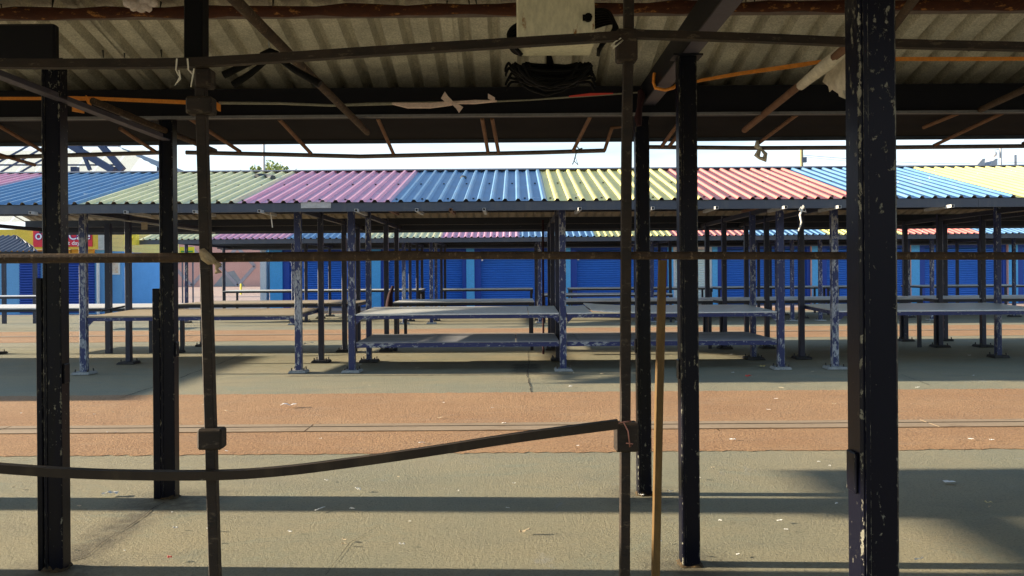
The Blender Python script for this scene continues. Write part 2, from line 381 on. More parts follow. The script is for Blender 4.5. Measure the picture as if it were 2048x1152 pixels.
# ------------------------------------------------------------------ market shelters
PITCH = .1825
def sheet(x0, n, y_e, z_e, y_r, z_r, wob=0.0, screws=True, rib=.034):
    """trapezoid-ribbed roof sheet of n ribs from eave to ridge"""
    b = MB(); prof = []
    for i in range(n):
        x = x0 + i*PITCH
        prof += [(x, 0), (x+PITCH*.53, 0), (x+PITCH*.66, rib), (x+PITCH*.83, rib), (x+PITCH*.96, 0)]
    prof += [(x0+n*PITCH, 0), (x0+(n+.35)*PITCH, -.006)]
    d = Vector((0, y_r-y_e, z_r-z_e)); nn = Vector((0, -d.z, d.y)).normalized()
    if nn.z < 0: nn = -nn
    rows = 5; vs = []
    ph = random.uniform(0, 6)
    for k in range(rows):
        t = k/(rows-1); jut = random.uniform(-.006, .006)
        for (x, h) in prof:
            p = Vector((x, y_e, z_e)) + d*t + nn*(h + wob*math.sin(x*3.1+ph+t*4))
            if k == 0: p += d.normalized()*jut
            vs.append(p)
    m = len(prof); fs = []
    for k in range(rows-1):
        for j in range(m-1):
            f = (k*m+j, k*m+j+1, (k+1)*m+j+1, (k+1)*m+j)
            fs.append(f if d.y > 0 else tuple(reversed(f)))
    b.add(vs, fs)
    if screws:
        for t in (.06, .5, .93):
            for i in range(n):
                if (i % 2 == 0) == (t == .5): continue
                c = Vector((x0 + (i+.27)*PITCH, y_e, z_e)) + d*t + nn*.004
                b.box(c.x-.014, c.x+.014, c.y-.014, c.y+.014, c.z-.004, c.z+.012, 1)
    b.keep = True
    return b

def post_mesh(x, y, w, dpt, h, seam=True):
    b = MB().box(x-w/2, x+w/2, y-dpt/2, y+dpt/2, 0, h)
    return b
def add_post(root, x, y, w, dpt, h, mat, plate=None, bolts=True, z0=0.0):
    p = MB().box(x-w/2, x+w/2, y-dpt/2, y+dpt/2, z0, h).build('post', mat, root, .006)
    if plate:
        s = .14 + random.uniform(-.01, .02)
        j = [random.uniform(-.02, .02) for _ in range(4)]
        pl = MB().add([(x-s+j[0],y-s,.004),(x+s+j[1],y-s,.004),(x+s,y+s,.004),(x-s,y+s,.004),
                       (x-s*.88,y-s*.9,.045),(x+s*.88,y-s*.9,.045),(x+s*.88,y+s*.9,.045),(x-s*.88,y+s*.9,.045)],
                      [(0,3,2,1),(4,5,6,7),(0,1,5,4),(1,2,6,5),(2,3,7,6),(3,0,4,7)]).build('base_plate', plate, p, .006)
        if bolts:
            for sx in (-1, 1):
                for sy in (-1, 1):
                    cx, cy = x+sx*s*.68, y+sy*s*.62
                    MB().tube([(cx,cy,.04),(cx+random.uniform(-.01,.01),cy,.085)], .011, 6).build('bolt', 'bolt', p)
    return p

def shelter(label, ridge_y, ridge_h, half, eave_h, xa, xb, colours, x_first, fascia=.12):
    root = empty('market_shelter', ((xa+xb)/2, ridge_y, 0), label, 'market shelter', 'long market shelters')
    ye, yf = ridge_y-half, ridge_y+half
    return root, ye, yf

# ---- near shelter (the one the photographer stands in)
near = empty('market_shelter', (0, 3.15, 0), 'dark shelter overhead with black posts and bare grey roof sheets, nearest the viewer', 'market shelter')
NX0, NX1 = -9.2, 12.9
RY, RH, HALF, EH = 3.15, 3.50, 3.25, 2.63
x = NX0
while x < NX1 - .1:
    n = 12
    sheet(x, n, RY+HALF, EH, RY, RH, .003, False, .055).build('roof_sheet', 'near_sheet', near)
    sheet(x, n, RY-HALF, EH, RY, RH, .003, False).build('roof_sheet', 'near_sheet', near)
    x += n*PITCH
def roof_h(y): return RH - (RH-EH)/HALF*abs(y-RY)
# screw tips poking through the near roof
for i in range(22):
    xx, yy = random.uniform(-3.4, 3.6), random.choice((4.66, 4.66, 5.2))
    z = roof_h(yy); MB().tube([(xx, yy, z+.02), (xx+random.uniform(-.008,.008), yy, z-.03)], [.007, .003], 5).build('screw_tip', 'screw', near)
NW, ND = .094, .082
for (px, y, h) in ((-2.355, 4.08, 2.60), (.881, 4.08, 2.60), (-2.337, 5.37, 2.60), (.856, 5.37, 2.60),
                   (.885, 1.98, 2.60), (-2.38, 1.98, 2.60), (4.1, 1.98, 2.6), (4.1, 4.08, 2.60), (4.1, 5.37, 2.60),
                   (-5.6, 4.08, 2.6), (-5.6, 5.37, 2.6), (-5.6, 1.98, 2.6), (-8.8, 5.37, 2.6), (-8.8, 4.08, 2.6), (-4.75, 5.37, 2.6), (-4.75, 4.08, 2.6), (-3.75, 5.37, 2.6), (-3.75, 4.08, 2.6), (-6.7, 5.37, 2.6), (-6.7, 4.08, 2.6), (-7.9, 5.37, 2.6), (-7.9, 4.08, 2.6), (7.3, 5.37, 2.6), (7.3, 4.08, 2.6)):  # some unseen left posts are added to fill out the floor shadow bands
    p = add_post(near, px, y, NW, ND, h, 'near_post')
    # rolled lip of the paired channels, seen as a raised seam
    MB().box(px-NW/2+.010, px-NW/2+.022, y-ND/2-.004, y-ND/2+.001, .0, h-.02).build('seam', 'near_post', p)
    # gusset clip on the flank
    if -3 < px < 2:
        sx = -1 if px > 0 else 1
        xa, xb = sorted((px+sx*NW/2, px+sx*(NW/2+.009)))
        MB().box(xa, xb, y-.026, y+.026, .95, 1.05).build('clip', 'near_post', p, .003)
    fb = MB(); rr = random.Random(int(px*100+y*10)); n_ = 20; vs = []
    for k_ in range(n_):
        a_ = 2*math.pi*k_/n_; c_, s_2 = math.cos(a_), math.sin(a_); m_ = max(abs(c_), abs(s_2))
        for (ex_, hh_) in ((rr.uniform(.004, .022), .002), (.0015, rr.uniform(.004, .03))):
            vs.append((px + c_/m_*(NW/2+ex_), y + s_2/m_*(ND/2+ex_), hh_))
    fb.add(vs, [(2*k_, 2*((k_+1) % n_), 2*((k_+1) % n_)+1, 2*k_+1) for k_ in range(n_)], 0, True)
    fb.build('rust_foot', 'foot_rust', p)
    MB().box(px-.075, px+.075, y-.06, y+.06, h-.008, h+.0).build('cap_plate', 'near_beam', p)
# stub uprights of removed counters beside the left posts
for (px, y, h, w) in ((-2.424, 4.075, 1.49, .030), (-2.408, 5.36, 1.41, .052)):
    MB().box(px-w/2, px+w/2, y-.03, y+.03, 0, h).build('stub_post', 'near_post', near, .004)
# level beams running away from the viewer on the post tops
for px in (-8.8, -5.6, .89, 4.1, 7.3):
    b = MB().box(px-.045, px-.039, -.2, 6.3, 2.602, 2.742).box(px-.039, px+.045, -.2, 6.3, 2.734, 2.742)
    b = b.build('tie_beam', 'near_beam', near)
    MB().box(px-.038, px+.045, -.2, 6.3, 2.6015, 2.610).build('flange', 'purple_lit_flange', b)  # lighter strip paints the lit underside of the beam
MB().box(-2.318, -2.312, -.2, 5.24, 2.385, 2.43).box(-2.312, -2.265, -.2, 5.24, 2.385, 2.391).build('tie_beam', 'purple_lit_flange', near)  # whole channel takes the colour of its lit underside
# beams running along the shelter
def xbeam(y, z0, z1, xa=NX0+.1, xb=NX1-.1, mat='near_beam'):
    b = MB().box(xa, xb, y-.004, y+.004, z0+.008, z1).box(xa, xb, y-.05, y+.03, z0, z0+.008)
    return b.build('beam', mat, near)
xbeam(5.30, 2.535, 2.735); xbeam(.95, 2.535, 2.735)
MB().box(NX0+.1, NX1-.1, 5.243, 5.262, 2.529, 2.547).build('lit_beam_lip', 'lit_flange', near)  # pale colour stands for light catching the beam's lower edge
MB().box(-6, -2.29, 3.97, 4.02, 2.55, 2.76).build('beam', 'near_beam', near, .01)
MB().box(NX0+.1, NX1-.1, 4.62, 4.68, 3.0, 3.05).build('purlin', 'tube_grey', near)
MB().box(NX0+.1, NX1-.1, 3.12, 3.18, RH-.12, RH-.03).build('ridge_beam', 'near_beam', near)
MB().box(NX0, NX1, 6.41, 6.43, 2.548, 2.685).build('fascia', 'fascia', near)
MB().box(NX0, NX1, -.11, -.09, 2.50, 2.625).build('fascia', 'fascia', near)
# dark sheet added under the eave overhang, standing in for its shade and dirt
MB().box(NX0+.05, NX1-.05, 5.42, 6.405, 2.575, 2.585).build('eave_shade_sheet', 'eave_shade', near)
MB().box(NX0+.1, NX1-.1, 5.78, 5.86, 2.60, 2.69).build('purlin', 'eave_shade', near)

# ---- row one and row two shelters
BAYS = [-13.3, -10.02, -9.3, -6.56, -3.30, -2.49, .714, 4.02, 4.84, 8.17, 8.17+3.3, 12.3, 15.6, 18.9, 19.7, 23.0]
def market_row(label, shift, xa, colours, x_first, bays, left_skip=()):
    ry = 14.40 + shift; half = 3.25; rh, eh = 3.345, 2.50
    root = empty('market_shelter', (bays[len(bays)//2], ry, 0), label, 'market shelter')
    x = x_first
    for c in colours:
        n = 12; xs = x
        if x < xa: k = int(round((xa-x)/PITCH)); n -= k; xs = x + k*PITCH
        sheet(xs, n, ry-half, eh, ry, rh, .002).build('roof_sheet', [c, 'screw'], root)
        sheet(xs, n, ry+half, eh, ry, rh, .002, False).build('roof_sheet', [c, 'screw'], root)
        x += 12*PITCH
    xb = x
    r = MB().add([(xa-.03, ry-.16, rh+.0), (xb+.03, ry-.16, rh+.0), (xa-.03, ry, rh+.04), (xb+.03, ry, rh+.04), (xa-.03, ry+.16, rh), (xb+.03, ry+.16, rh),
                  (xa-.03, ry-.16, rh-.006), (xb+.03, ry-.16, rh-.006)],
                 [(0,1,3,2),(2,3,5,4),(6,7,1,0)]); r.build('ridge_cap', 'slate', root)
    # fascia in lengths, so joints show
    xx = xa
    while xx < xb:
        e = min(xb, xx + 5.6)
        MB().box(xx+.002, e-.002, ry-half+.02, ry-half+.045, eh-.128, eh-.006).build('fascia', 'fascia', root)
        xx = e
    MB().box(xa, xb, ry+half-.045, ry+half-.02, eh-.10, eh-.006).build('fascia', 'fascia', root)
    A, B, Cc, D = ry-2.3, ry-.9, ry+.95, ry+2.3
    for y in (A, D):
        MB().box(xa+.05, xb-.05, y-.035, y+.035, 2.515, 2.655).build('beam', 'dark_frame', root)
    for y in (B, Cc):
        MB().box(xa+.05, xb-.05, y-.03, y+.03, 2.66, 2.78).build('beam', 'dark_frame', root)
    MB().box(xa+.05, xb-.05, ry-half+.35, ry-half+.41, 2.49, 2.54).build('purlin', 'dark_frame', root)
    MB().box(xa+.05, xb-.05, ry+half-.50, ry+half-.44, 2.425, 2.575).build('purlin', 'dark_frame', root)
    MB().box(xa+.05, xb-.05, ry-.03, ry+.03, rh-.14, rh-.05).build('ridge_beam', 'dark_frame', root)
    for bx in bays:
        for i, y in enumerate((A, B, Cc, D)):
            front = i == 0
            if (bx, i) in left_skip: continue
            add_post(root, bx, y, .100 if front else .086, .09, 2.50 if i in (0, 3) else 2.56, 'blue_post' if front or (i == 1 and random.random() < .35) else 'dark_post',
                     'plinth' if front else 'plate_dark', True)
        MB().box(bx-.03, bx+.03, A-.6, D+.6, 2.44, 2.512).build('tie_beam', 'dark_frame', root)
    # sloping rafters show as pale struts under the roof
    for bx in bays[::1]:
        MB().bar((bx+.12, A-.5, 2.46), (bx+.12, B+.2, 2.74), .03, .04).build('strut', 'tube_grey', root)
    return root, A, B, Cc, D, xb
row1, A1, B1, C1, D1, row1_xb = market_row('long shelter across the red walkway with big pink, blue and yellow striped roof', 0, -10.3,
    ['yellow', 'pink', 'blue', 'cream', 'pink', 'blue', 'yellow', 'red', 'blue', 'yellow', 'red', 'cream', 'blue'], .455-6*12*PITCH, 
    [-10.02, -6.56, -3.30, -2.49, .714, 4.02, 4.84, 8.17, 9.0, 12.3], {(-10.02, 0), (-10.02, 1), (-10.02, 3)})
row2, A2, B2, C2, D2, row2_xb = market_row('second shelter back, its striped roof peeping out below the nearer roof', 11.43, -10.75,
    ['cream', 'pink', 'blue', 'cream', 'pink', 'blue', 'yellow', 'red', 'blue', 'yellow', 'red', 'blue', 'yellow', 'cream'], .09-5*12*PITCH,
    [-10.3, -6.56, -3.30, -2.49, .714, 4.02, 4.84, 8.17, 9.0, 12.3, 15.6])
market_row('unseen shelter added behind the viewer for shade and reflections, out of the picture', -22.6, -12.0, ['blue', 'yellow', 'red', 'cream', 'pink', 'blue', 'yellow', 'red', 'cream', 'blue', 'pink'], -12.0,
    [-9, -5.6, -2.4, .9, 4.1, 7.4])  # unseen row added to block light and darken reflections from behind
MB().box(gx(217, C1)-.05, gx(217, C1)+.05, C1-.05, C1+.05, 0, 2.5).build('post', 'dark_post', row1)
# weathered patch plate on the fascia of the front shelter
p0, p1 = at(602, 404, 11.165), at(662, 416, 11.165)
MB().box(p0.x, p1.x, 11.158, 11.167, p1.z, p0.z).build('patch_plate', 'galv', row1)
# tube ends poking out under the fascia
for i, (px, mt) in enumerate(((60, 'galv'), (250, 'galv'), (388, 'galv'), (518, 'galv'), (712, 'galv'), (780, 'tube_rust'), (833, 'galv'), (901, 'tube_rust'), (968, 'galv'),
                 (1160, 'galv'), (1306, 'galv'), (1434, 'galv'), (1516, 'tube_rust'), (1572, 'galv'), (1680, 'galv'), (1906, 'galv'))):
    y0 = 11.05 + random.uniform(-.08, .15); c = at(px, 426 - px*.0075, y0)
    s = .021
    dz = random.uniform(-.05, .0)
    b = MB()
    for (a0, a1, c0, c1) in ((-s, s, s-.005, s), (-s, s, -s, -s+.005), (-s, -s+.005, -s+.005, s-.005), (s-.005, s, -s+.005, s-.005)):
        b.box(c.x+a0, c.x+a1, y0, y0+.75, c.z+c0, c.z+c1)
    b.build('tube_end', mt, row1)

# ------------------------------------------------------------------ tables
def table(label, xa, xb, ya, yb, h, hb, top='board_grey', frame='table_frame', shelf=None, group=None, split=.5, warp=0, legs=None):
    root = empty('market_table', ((xa+xb)/2, (ya+yb)/2, 0), label, 'market table', group)
    # angle-iron frame
    f = MB(); t = .055
    f.box(xa, xb, ya-.02, ya+.005, h-t, h); f.box(xa, xb, yb-.005, yb+.02, hb-t, hb)
    for x in (xa+.01, xb-.01, (xa+xb)/2):
        f.bar((x, ya+.005, h-t/2), (x, yb-.005, hb-t/2), .03, t*.9)
    f.build('frame', frame, root)
    # top boards with a butt joint
    xm = xa + (xb-xa)*split; e = .03
    for k, (u, v) in enumerate(((xa-e*0, xm-.004), (xm+.004, xb))):
        bb = MB(); n = 10; vs = []
        for i in range(n+1):
            x = u + (v-u)*i/n
            w = 0
            if warp and k == 1: w = warp*max(0, (.35-i/n))**2*6
            if warp and k == 0: w = warp*.5*max(0, i/n-.75)**2*6
            for (y, z, dz) in ((ya-.03, h, 0), (yb+.03, hb, 0), (yb+.03, hb, .018), (ya-.03, h, .018)):
                vs.append((x, y, z + dz + .002 + w))
        fs = [(i*4+j, i*4+(j+1) % 4, (i+1)*4+(j+1) % 4, (i+1)*4+j) for i in range(n) for j in range(4)] + [(3,2,1,0), (n*4, n*4+1, n*4+2, n*4+3)]
        bb.add(vs, fs); bb.build('tabletop', top, root)
    if shelf:
        s = MB(); s.box(xa, xb, ya-.02, ya+.005, shelf-.065, shelf); s.box(xa, xb, yb-.005, yb+.02, shelf-.065, shelf)
        for x in (xa+.01, xb-.01): s.box(x-.015, x+.015, ya+.005, yb-.005, shelf-.055, shelf)
        s.build('shelf_frame', frame, root)
        MB().box(xa+.0, xm-.2, ya-.025, yb+.02, shelf+.002, shelf+.018).build('shelf', 'shelf_dark', root)
        MB().box(xm-.19, xb-.0, ya-.025, yb+.02, shelf+.002, shelf+.016).build('shelf', 'shelf_dark', root)
    # weld brackets under the front corners
    for x, sx in ((xa, 1), (xb, -1)):
        k = MB(); k.add([(x, ya-.012, h-t), (x+sx*.09, ya-.012, h-t), (x, ya-.012, h-t-.09), (x, ya-.004, h-t), (x+sx*.09, ya-.004, h-t), (x, ya-.004, h-t-.09)],
              [(0,1,2), (5,4,3), (0,3,4,1), (1,4,5,2), (2,5,3,0)])
        k.build('bracket', frame, root)
    if legs:
        for x in (xa+.05, xb-.05):
            for y in (ya+.04, yb-.04): MB().box(x-.03, x+.03, y-.03, y+.03, 0, (h if y < (ya+yb)/2 else hb)-t).build('leg', frame, root)
    return root
FT = 'tables of the front counter line'
table('front table with sunlit tan boards, chipped blue frame and no shelf, beside the left gap', -6.50, -3.36, A1, B1+.1, .862, .90, 'board_tan', 'table_frame', None, FT, .72)
table('grey front table with lower shelf, left one of the joined pair in the middle', -2.43, .655, A1, B1+.12, .862, .905, 'board_grey', 'table_frame', .44, FT, .85, .0)
table('grey front table with lower shelf and a curled board, right one of the joined pair', .775, 3.96, A1, B1+.12, .862, .905, 'board_grey', 'table_frame', .44, FT, .12, .06)
table('grey front table at far right with chipped blue frame, beyond the widest dark post', 4.90, 8.11, A1, B1+.12, .862, .905, 'board_grey', 'table_frame', None, FT, .6)
table('table at the far left end of the back counter line, pale top', -11.9, -7.0, C1, D1+.2, .86, .88, 'board_pale', 'dark_frame', None, 'tables of the back counter line', .6, 0, True)
BT = 'tables of the back counter line'
table('pale back table behind the left sunlit tan table, its end leg showing', -6.5, -3.05, C1, D1+.1, .92, .93, 'board_tan', 'dark_frame', None, BT, .4, 0, True)
table('white topped back table behind the shelved grey table left of centre', gx(785, C1), gx(1068, C1), C1, D1+.1, .925, .93, 'board_pale', 'dark_frame', None, BT, .5, 0, True)
table('white topped back table seen between the rusty pole and the middle blue post', gx(1105, C1), gx(1425, C1), C1, D1+.1, .925, .93, 'board_pale', 'dark_frame', None, BT, .55, 0, True)
table('white topped back table left of the widest dark post, at the gap in front tables', gx(1438, C1), gx(1845, C1), C1, D1+.1, .925, .93, 'board_pale', 'dark_frame', None, BT, .3, 0, True)
table('white topped back table at the right edge behind the far right front table', gx(1868, C1), gx(2200, C1), C1, D1+.1, .925, .93, 'board_pale', 'dark_frame', None, BT, .5, 0, True)
R2 = 'thin dark tables under the second shelter'
for (pa, pb, lab, yy) in ((445, 690, 'thin dark table under the second shelter, before the pink wall', C2), (700, 842, 'short dark table under the second shelter before the second shutter', C2),
                      (880, 1066, 'dark table under the second shelter before the middle blue shutter', C2), (1140, 1425, 'dark table under the second shelter crossing the mint shutter', C2),
                      (1436, 1660, 'dark table under the second shelter just right of the mint shutter', C2), (1674, 1790, 'dark table under the second shelter hidden behind the widest post', C2),
                      (1840, 2060, 'dark table under the second shelter at the right edge', C2)):
    table(lab, gx(pa, yy), gx(pb, yy), yy, yy+1.3, .93, .94, 'board_grey', 'dark_frame', None, R2, .5, 0, True)
table('pale plank table in the second shelter just behind the white topped tables', gx(1085, A2), gx(1345, A2), A2, B2, .82, .83, 'board_pale', 'dark_frame', None, R2, .5, 0, True)
# the far left tables under row two are thin: a rail table near the cafe
table('pale narrow table in front of the cafe shutter at the left edge', gx(-60, 22.0), gx(85, 22.0), 22.0, 22.9, .93, .93, 'board_pale', 'dark_frame', None, None, .5, 0, True)

lw = empty('shade_blocker', (-17.2, 12.4, 0), 'unseen box added beyond the left end of the front shelter to cast shade, outside the picture', 'kiosk')
MB().box(-17.9, -16.6, 10.2, 14.9, 0, 2.66).build('body', 'wall_sky', lw, .01)  # unseen blocker, added to throw shade over the slab at left
MB().box(-18.1, -16.4, 10.0, 15.1, 2.662, 2.74).build('roof', 'slate', lw, .004)
MB().box(-17.7, -16.8, 10.14, 10.2, .05, 2.1).build('door', 'shutter_frame', lw, .004)
# ------------------------------------------------------------------ lock-up shops with blue shutters
WY = 35.0
def slat_panel(xa, xb, y, z0, z1, pitch=.1, dep=.045):
    b = MB(); n = int((z1-z0)/pitch); vs = []
    for i in range(n):
        z = z0 + i*pitch
        vs += [(xa, y, z), (xb, y, z), (xa, y-dep, z+pitch*.35), (xb, y-dep, z+pitch*.35), (xa, y-dep, z+pitch*.75), (xb, y-dep, z+pitch*.75)]
    vs += [(xa, y, z0+n*pitch), (xb, y, z0+n*pitch)]
    m = len(vs)//2
    b.add(vs, [(2*i, 2*i+1, 2*i+3, 2*i+2) for i in range(m-1)]); return b
shops = empty('shop_building', (6, WY, 0), 'long row of lock up shops with deep blue roller shutters and light blue pillars', 'shop building')
xw0, xw1 = gx(535, WY), gx(2420, WY)
MB().box(xw0, xw1, WY+.35, WY+6, 0, 3.3).build('wall', 'wall_blue', shops)
pill = [(541, 566), (742, 762), (933, 949), (1131, 1141), (1335, 1346), (1424, 1434), (1622, 1641), (1820, 1837), (2014, 2033), (2212, 2230), (2405, 2420)]
for i, (a, c) in enumerate(pill):
    MB().box(gx(a, WY), gx(c, WY), WY-.12, WY+.35, 0, 2.85).build('pillar', 'wall_blue', shops, .01)
    if i in (6, 7, 8): MB().box(gx(a, WY)-.035, gx(a, WY), WY-.115, WY+.2, 0, 2.85).build('pillar_edging', 'pink_wall', shops)
for i in range(len(pill)-1):
    xa, xb = gx(pill[i][1], WY), gx(pill[i+1][0], WY)
    mint = i == 4
    ml, mr = (.28, .18) if not mint else (.1, .06)
    for ga, gb in ((xa, xa+ml), (xb-mr, xb)): MB().box(ga, gb, WY+.0, WY+.34, 0, 2.72).build('shutter_guide', 'shutter_frame' if not mint else 'white', shops)
    s = slat_panel(xa+ml, xb-mr, WY+.22, 0.02, 2.45).build('shutter', 'mint' if mint else 'shutter', shops)
    if mint: s['label'] = 'pale mint roller shutter'
    MB().box(xa+ml, xb-mr, WY+.02, WY+.34, 2.45, 2.85).build('shutter_box', 'shutter_frame' if not mint else 'white', shops)
    lk = MB().box(xa+ml+.03, xa+ml+.1, WY-.03, WY+.0, 2.02, 2.13)
    lk.build('lock_box', 'white', shops)
MB().box(xw0-.28, xw0-.02, WY-.14, WY+.3, 0, 2.85).build('end_strip', 'white', shops)
# corrugated canopy above the shutters
ci = 0; xx = xw0 - .5
for (wn, c) in ((46, 'red'), (46, 'red'), (1, 'blue'), (24, 'blue'), (80, 'blue'), (80, 'blue'), (60, 'yellow'), (60, 'yellow')):
    sheet(xx, wn, WY-.62, 2.60, WY+.3, 3.0, 0, False).build('canopy_sheet', c, shops); xx += wn*PITCH
MB().box(xw0-.5, xx, WY-.55, WY-.49, 2.55, 2.61).build('canopy_rail', 'slate', shops)

# ------------------------------------------------------------------ cafe at left
CYD = 31.0
cafe = empty('cafe_building', (-18, CYD, 0), 'small cafe with blue walls, yellow fascia and red sign at the far left', 'cafe')
cx1 = gx(212, CYD); cx0 = gx(-420, CYD)
MB().box(cx0, cx1, CYD, CYD+.2, 0, 2.5).build('wall', 'wall_sky', cafe)
MB().box(cx1-.2, cx1, CYD+.2, CYD+6.6, 0, 2.45).build('side_wall', 'wall_sky', cafe)
MB().box(cx0, cx1-.1, CYD+.4, CYD+6.4, 3.3, 3.34).build('roof', 'slate', cafe)
MB().box(cx0, cx1+.1, CYD-.25, CYD-.05, 2.52, 3.3).build('fascia', 'cafe_yellow', cafe)
fs_ = MB()
for i in range(5): fs_.box(cx1+.02, cx1+.06+.006*(i % 2), CYD-.02, CYD+6.6, 2.46+i*.17, 2.46+i*.17+.164)
fs_.build('side_fascia', 'cafe_siding', cafe)
for (a, c) in ((205, 216),): MB().box(gx(a, CYD), gx(c, CYD), CYD-.3, CYD-.252, 2.5, 3.32).build('corner_trim', 'galv', cafe)
# orange lintel with the unit number
MB().box(gx(-300, CYD), gx(190, CYD), CYD-.06, CYD-.001, 2.13, 2.515).build('lintel', 'cafe_orange', cafe)
for (a, c) in ((40, 82), (86, 190)):
    slat_panel(gx(a, CYD), gx(c, CYD), CYD-.01, 0.05, 2.13, .1).build('shutter', 'shutter_frame', cafe)
MB().tube([(gx(199, CYD), CYD-.1, 0), (gx(199, CYD), CYD-.1, 2.3)], .06, 8).build('downpipe', 'white', cafe)
# pale shutter on the side and a glazed notice
MB().box(cx1+.002, cx1+.03, CYD+5.3, CYD+6.5, 0, 2.2).build('side_shutter', 'mint', cafe)
MB().box(gx(214.5, CYD+.3)-.0, gx(214.5, CYD+.3)+.02, CYD+.3, CYD+.302, 1.2, 1.3) 
def text(body, size, loc, mat, parent, name, extr=.01, bold=0, rotz=0):
    cu = bpy.data.curves.new(name, 'FONT'); cu.body = body; cu.size = size; cu.extrude = extr; cu.offset = bold
    cu.align_x = 'LEFT'
    o = bpy.data.objects.new(name, cu); COL.objects.link(o)
    o.rotation_euler = (R(90), 0, rotz); o.location = loc
    bpy.context.view_layer.update()
    dg = bpy.context.evaluated_depsgraph_get()
    me = bpy.data.meshes.new_from_object(o.evaluated_get(dg)); mw = o.matrix_world.copy()
    bpy.data.objects.remove(o)
    off = Vector((0, 0, 0)); r = parent
    while r is not None: off += r.location; r = r.parent
    me.transform(Matrix.Translation(-off) @ mw); me.materials.clear(); me.materials.append(M[mat])
    n = bpy.data.objects.new(name, me); COL.objects.link(n); n.parent = parent
    return n
sp0, sp1 = at(66, 462, CYD-.3), at(184, 493, CYD-.3)
sign = MB().box(sp0.x, sp1.x, CYD-.30, CYD-.252, sp1.z, sp0.z+.2).build('sign', 'sign_red', cafe)
for dx, mt, bl, yy in ((0, 'letter_purple', .022, CYD-.312), (0, 'letter_white', .0, CYD-.335)):
    tl = at(137, 479, yy); text('Café', .45, (tl.x, yy, tl.z), mt, sign, 'lettering', .008, bl)
    tl = at(70, 479, yy); text('o', .5, (tl.x, yy, tl.z), mt, sign, 'lettering', .008, bl)
tl = at(110, 490, CYD-.32); text('at days', .23, (at(131, 489, CYD-.32).x, CYD-.32, tl.z), 'letter_white', sign, 'lettering', .006)
tl = at(139, 506, CYD-.08); text('1', .22, (tl.x, CYD-.08, tl.z), 'black', cafe, 'unit_number', .006)
# poster on the side wall (faces right)
# the side wall is seen obliquely, so the notice hangs on a short return facing the walkway
MB().box(gx(214, CYD+.3), gx(247, CYD+.3), CYD+.2, CYD+.4, 0, 2.44).build('return_wall', 'wall_sky', cafe)
q0, q1 = at(215, 523, CYD+.19), at(240, 549, CYD+.19)
pf = MB().box(q0.x, q1.x, CYD+.17, CYD+.199, q1.z, q0.z).build('notice_frame', 'white', cafe)
MB().box(q0.x+.06, q1.x-.06, CYD+.165, CYD+.169, q1.z+.06, q0.z-.06).build('notice', 'poster', pf)
# small slate coloured lean-to kiosk roof at the far left
kiosk = empty('kiosk', (-15.5, 25.5, 0), 'small kiosk with grey corrugated lean-to roof at the left edge', 'kiosk')
ky = 25.0
ka, kb = gx(-160, ky), gx(80, ky)
kr = sheet(ka, int((kb-ka)/PITCH), ky, 2.27, ky+1.6, 2.85, 0, False)
for v in kr.v: v.x = min(v.x, kb - 1.75*(v.y-ky)/1.6)      # hipped right end
kr.build('roof_sheet', 'slate', kiosk)
for pxk in (-60, 8, 70):
    MB().box(gx(pxk, ky+.2)-.05, gx(pxk, ky+.2)+.05, ky+.15, ky+.25, 0, 2.3).build('post', 'dark_post', kiosk)
MB().box(ka, kb, ky+.12, ky+.2, 2.2, 2.28).build('beam', 'dark_frame', kiosk)

# yellow banner box hung at the left end of the second shelter
c = at(263, 478, 22.4)
bx = MB().box(c.x-.17, c.x+.17, 22.3, 22.5, c.z-.17, c.z+.14).build('yellow_box', 'plant_yellow', origin=None)
bx.location = (0, 0, 0)
MB().tube([(c.x-.1, 22.29, c.z+.05), (c.x, 22.27, c.z-.07), (c.x+.1, 22.29, c.z+.05)], .012, 6).build('handle', 'sign_yellow', bx)
tag(bx, 'bright yellow box hung at the left end of the second shelter roof', 'box')
c0, c1 = at(360, 494, 40), at(389, 508, 40)
yb = empty('notice_board', (c0.x, 40, 0), 'small yellow board with green writing line in front of the pink wall', 'sign')
MB().box(c0.x, c1.x, 39.95, 40, c1.z, c0.z).build('panel', 'sign_yellow', yb)
MB().box(c0.x+.06, c1.x-.06, 39.94, 39.949, c1.z+.08, c1.z+.16).build('stripe', 'green', yb)
for x in (c0.x+.1, c1.x-.1): MB().box(x-.03, x+.03, 40.005, 40.06, 0, c0.z).build('post', 'slate', yb)

# ------------------------------------------------------------------ pink hall far behind
PY = 98.0
pink = empty('pink_building', (gx(440, PY), PY, 0), 'large salmon pink building with grey diamond outlines far behind the tables', 'building')
MB().box(gx(150, PY), gx(620, PY), PY, PY+14, 0, 7.5).build('wall', 'pink_wall', pink)
for cxp in (475, 383, 290):
    c = at(cxp, 533, PY); hw, hh, t = 2.15, 2.35, .38
    d = MB()
    pts = [(0, hh), (hw, 0), (0, -hh), (-hw, 0)]
    for i in range(4):
        a, e = pts[i], pts[(i+1) % 4]
        d.bar((c.x+a[0], PY-.03, c.z+a[1]), (c.x+e[0], PY-.03, c.z+e[1]), .06, t, 0, (0, 0, 1))
    d.build('diamond_moulding', 'grey_paint', pink)
a, e, t = at(426, 570, PY), at(490, 570, PY), at(468, 541, PY)
MB().add([(a.x, PY-.004, .05), (e.x, PY-.004, .05), (t.x, PY-.004, t.z), (t.x-1.2, PY-.004, t.z-.3)], [(0, 1, 2, 3)]).build('painted_triangle', 'hall_grey', pink)
MB().box(gx(150, PY), gx(620, PY), PY-.2, PY+14.2, 7.5, 7.8).build('parapet', 'grey_paint', pink)
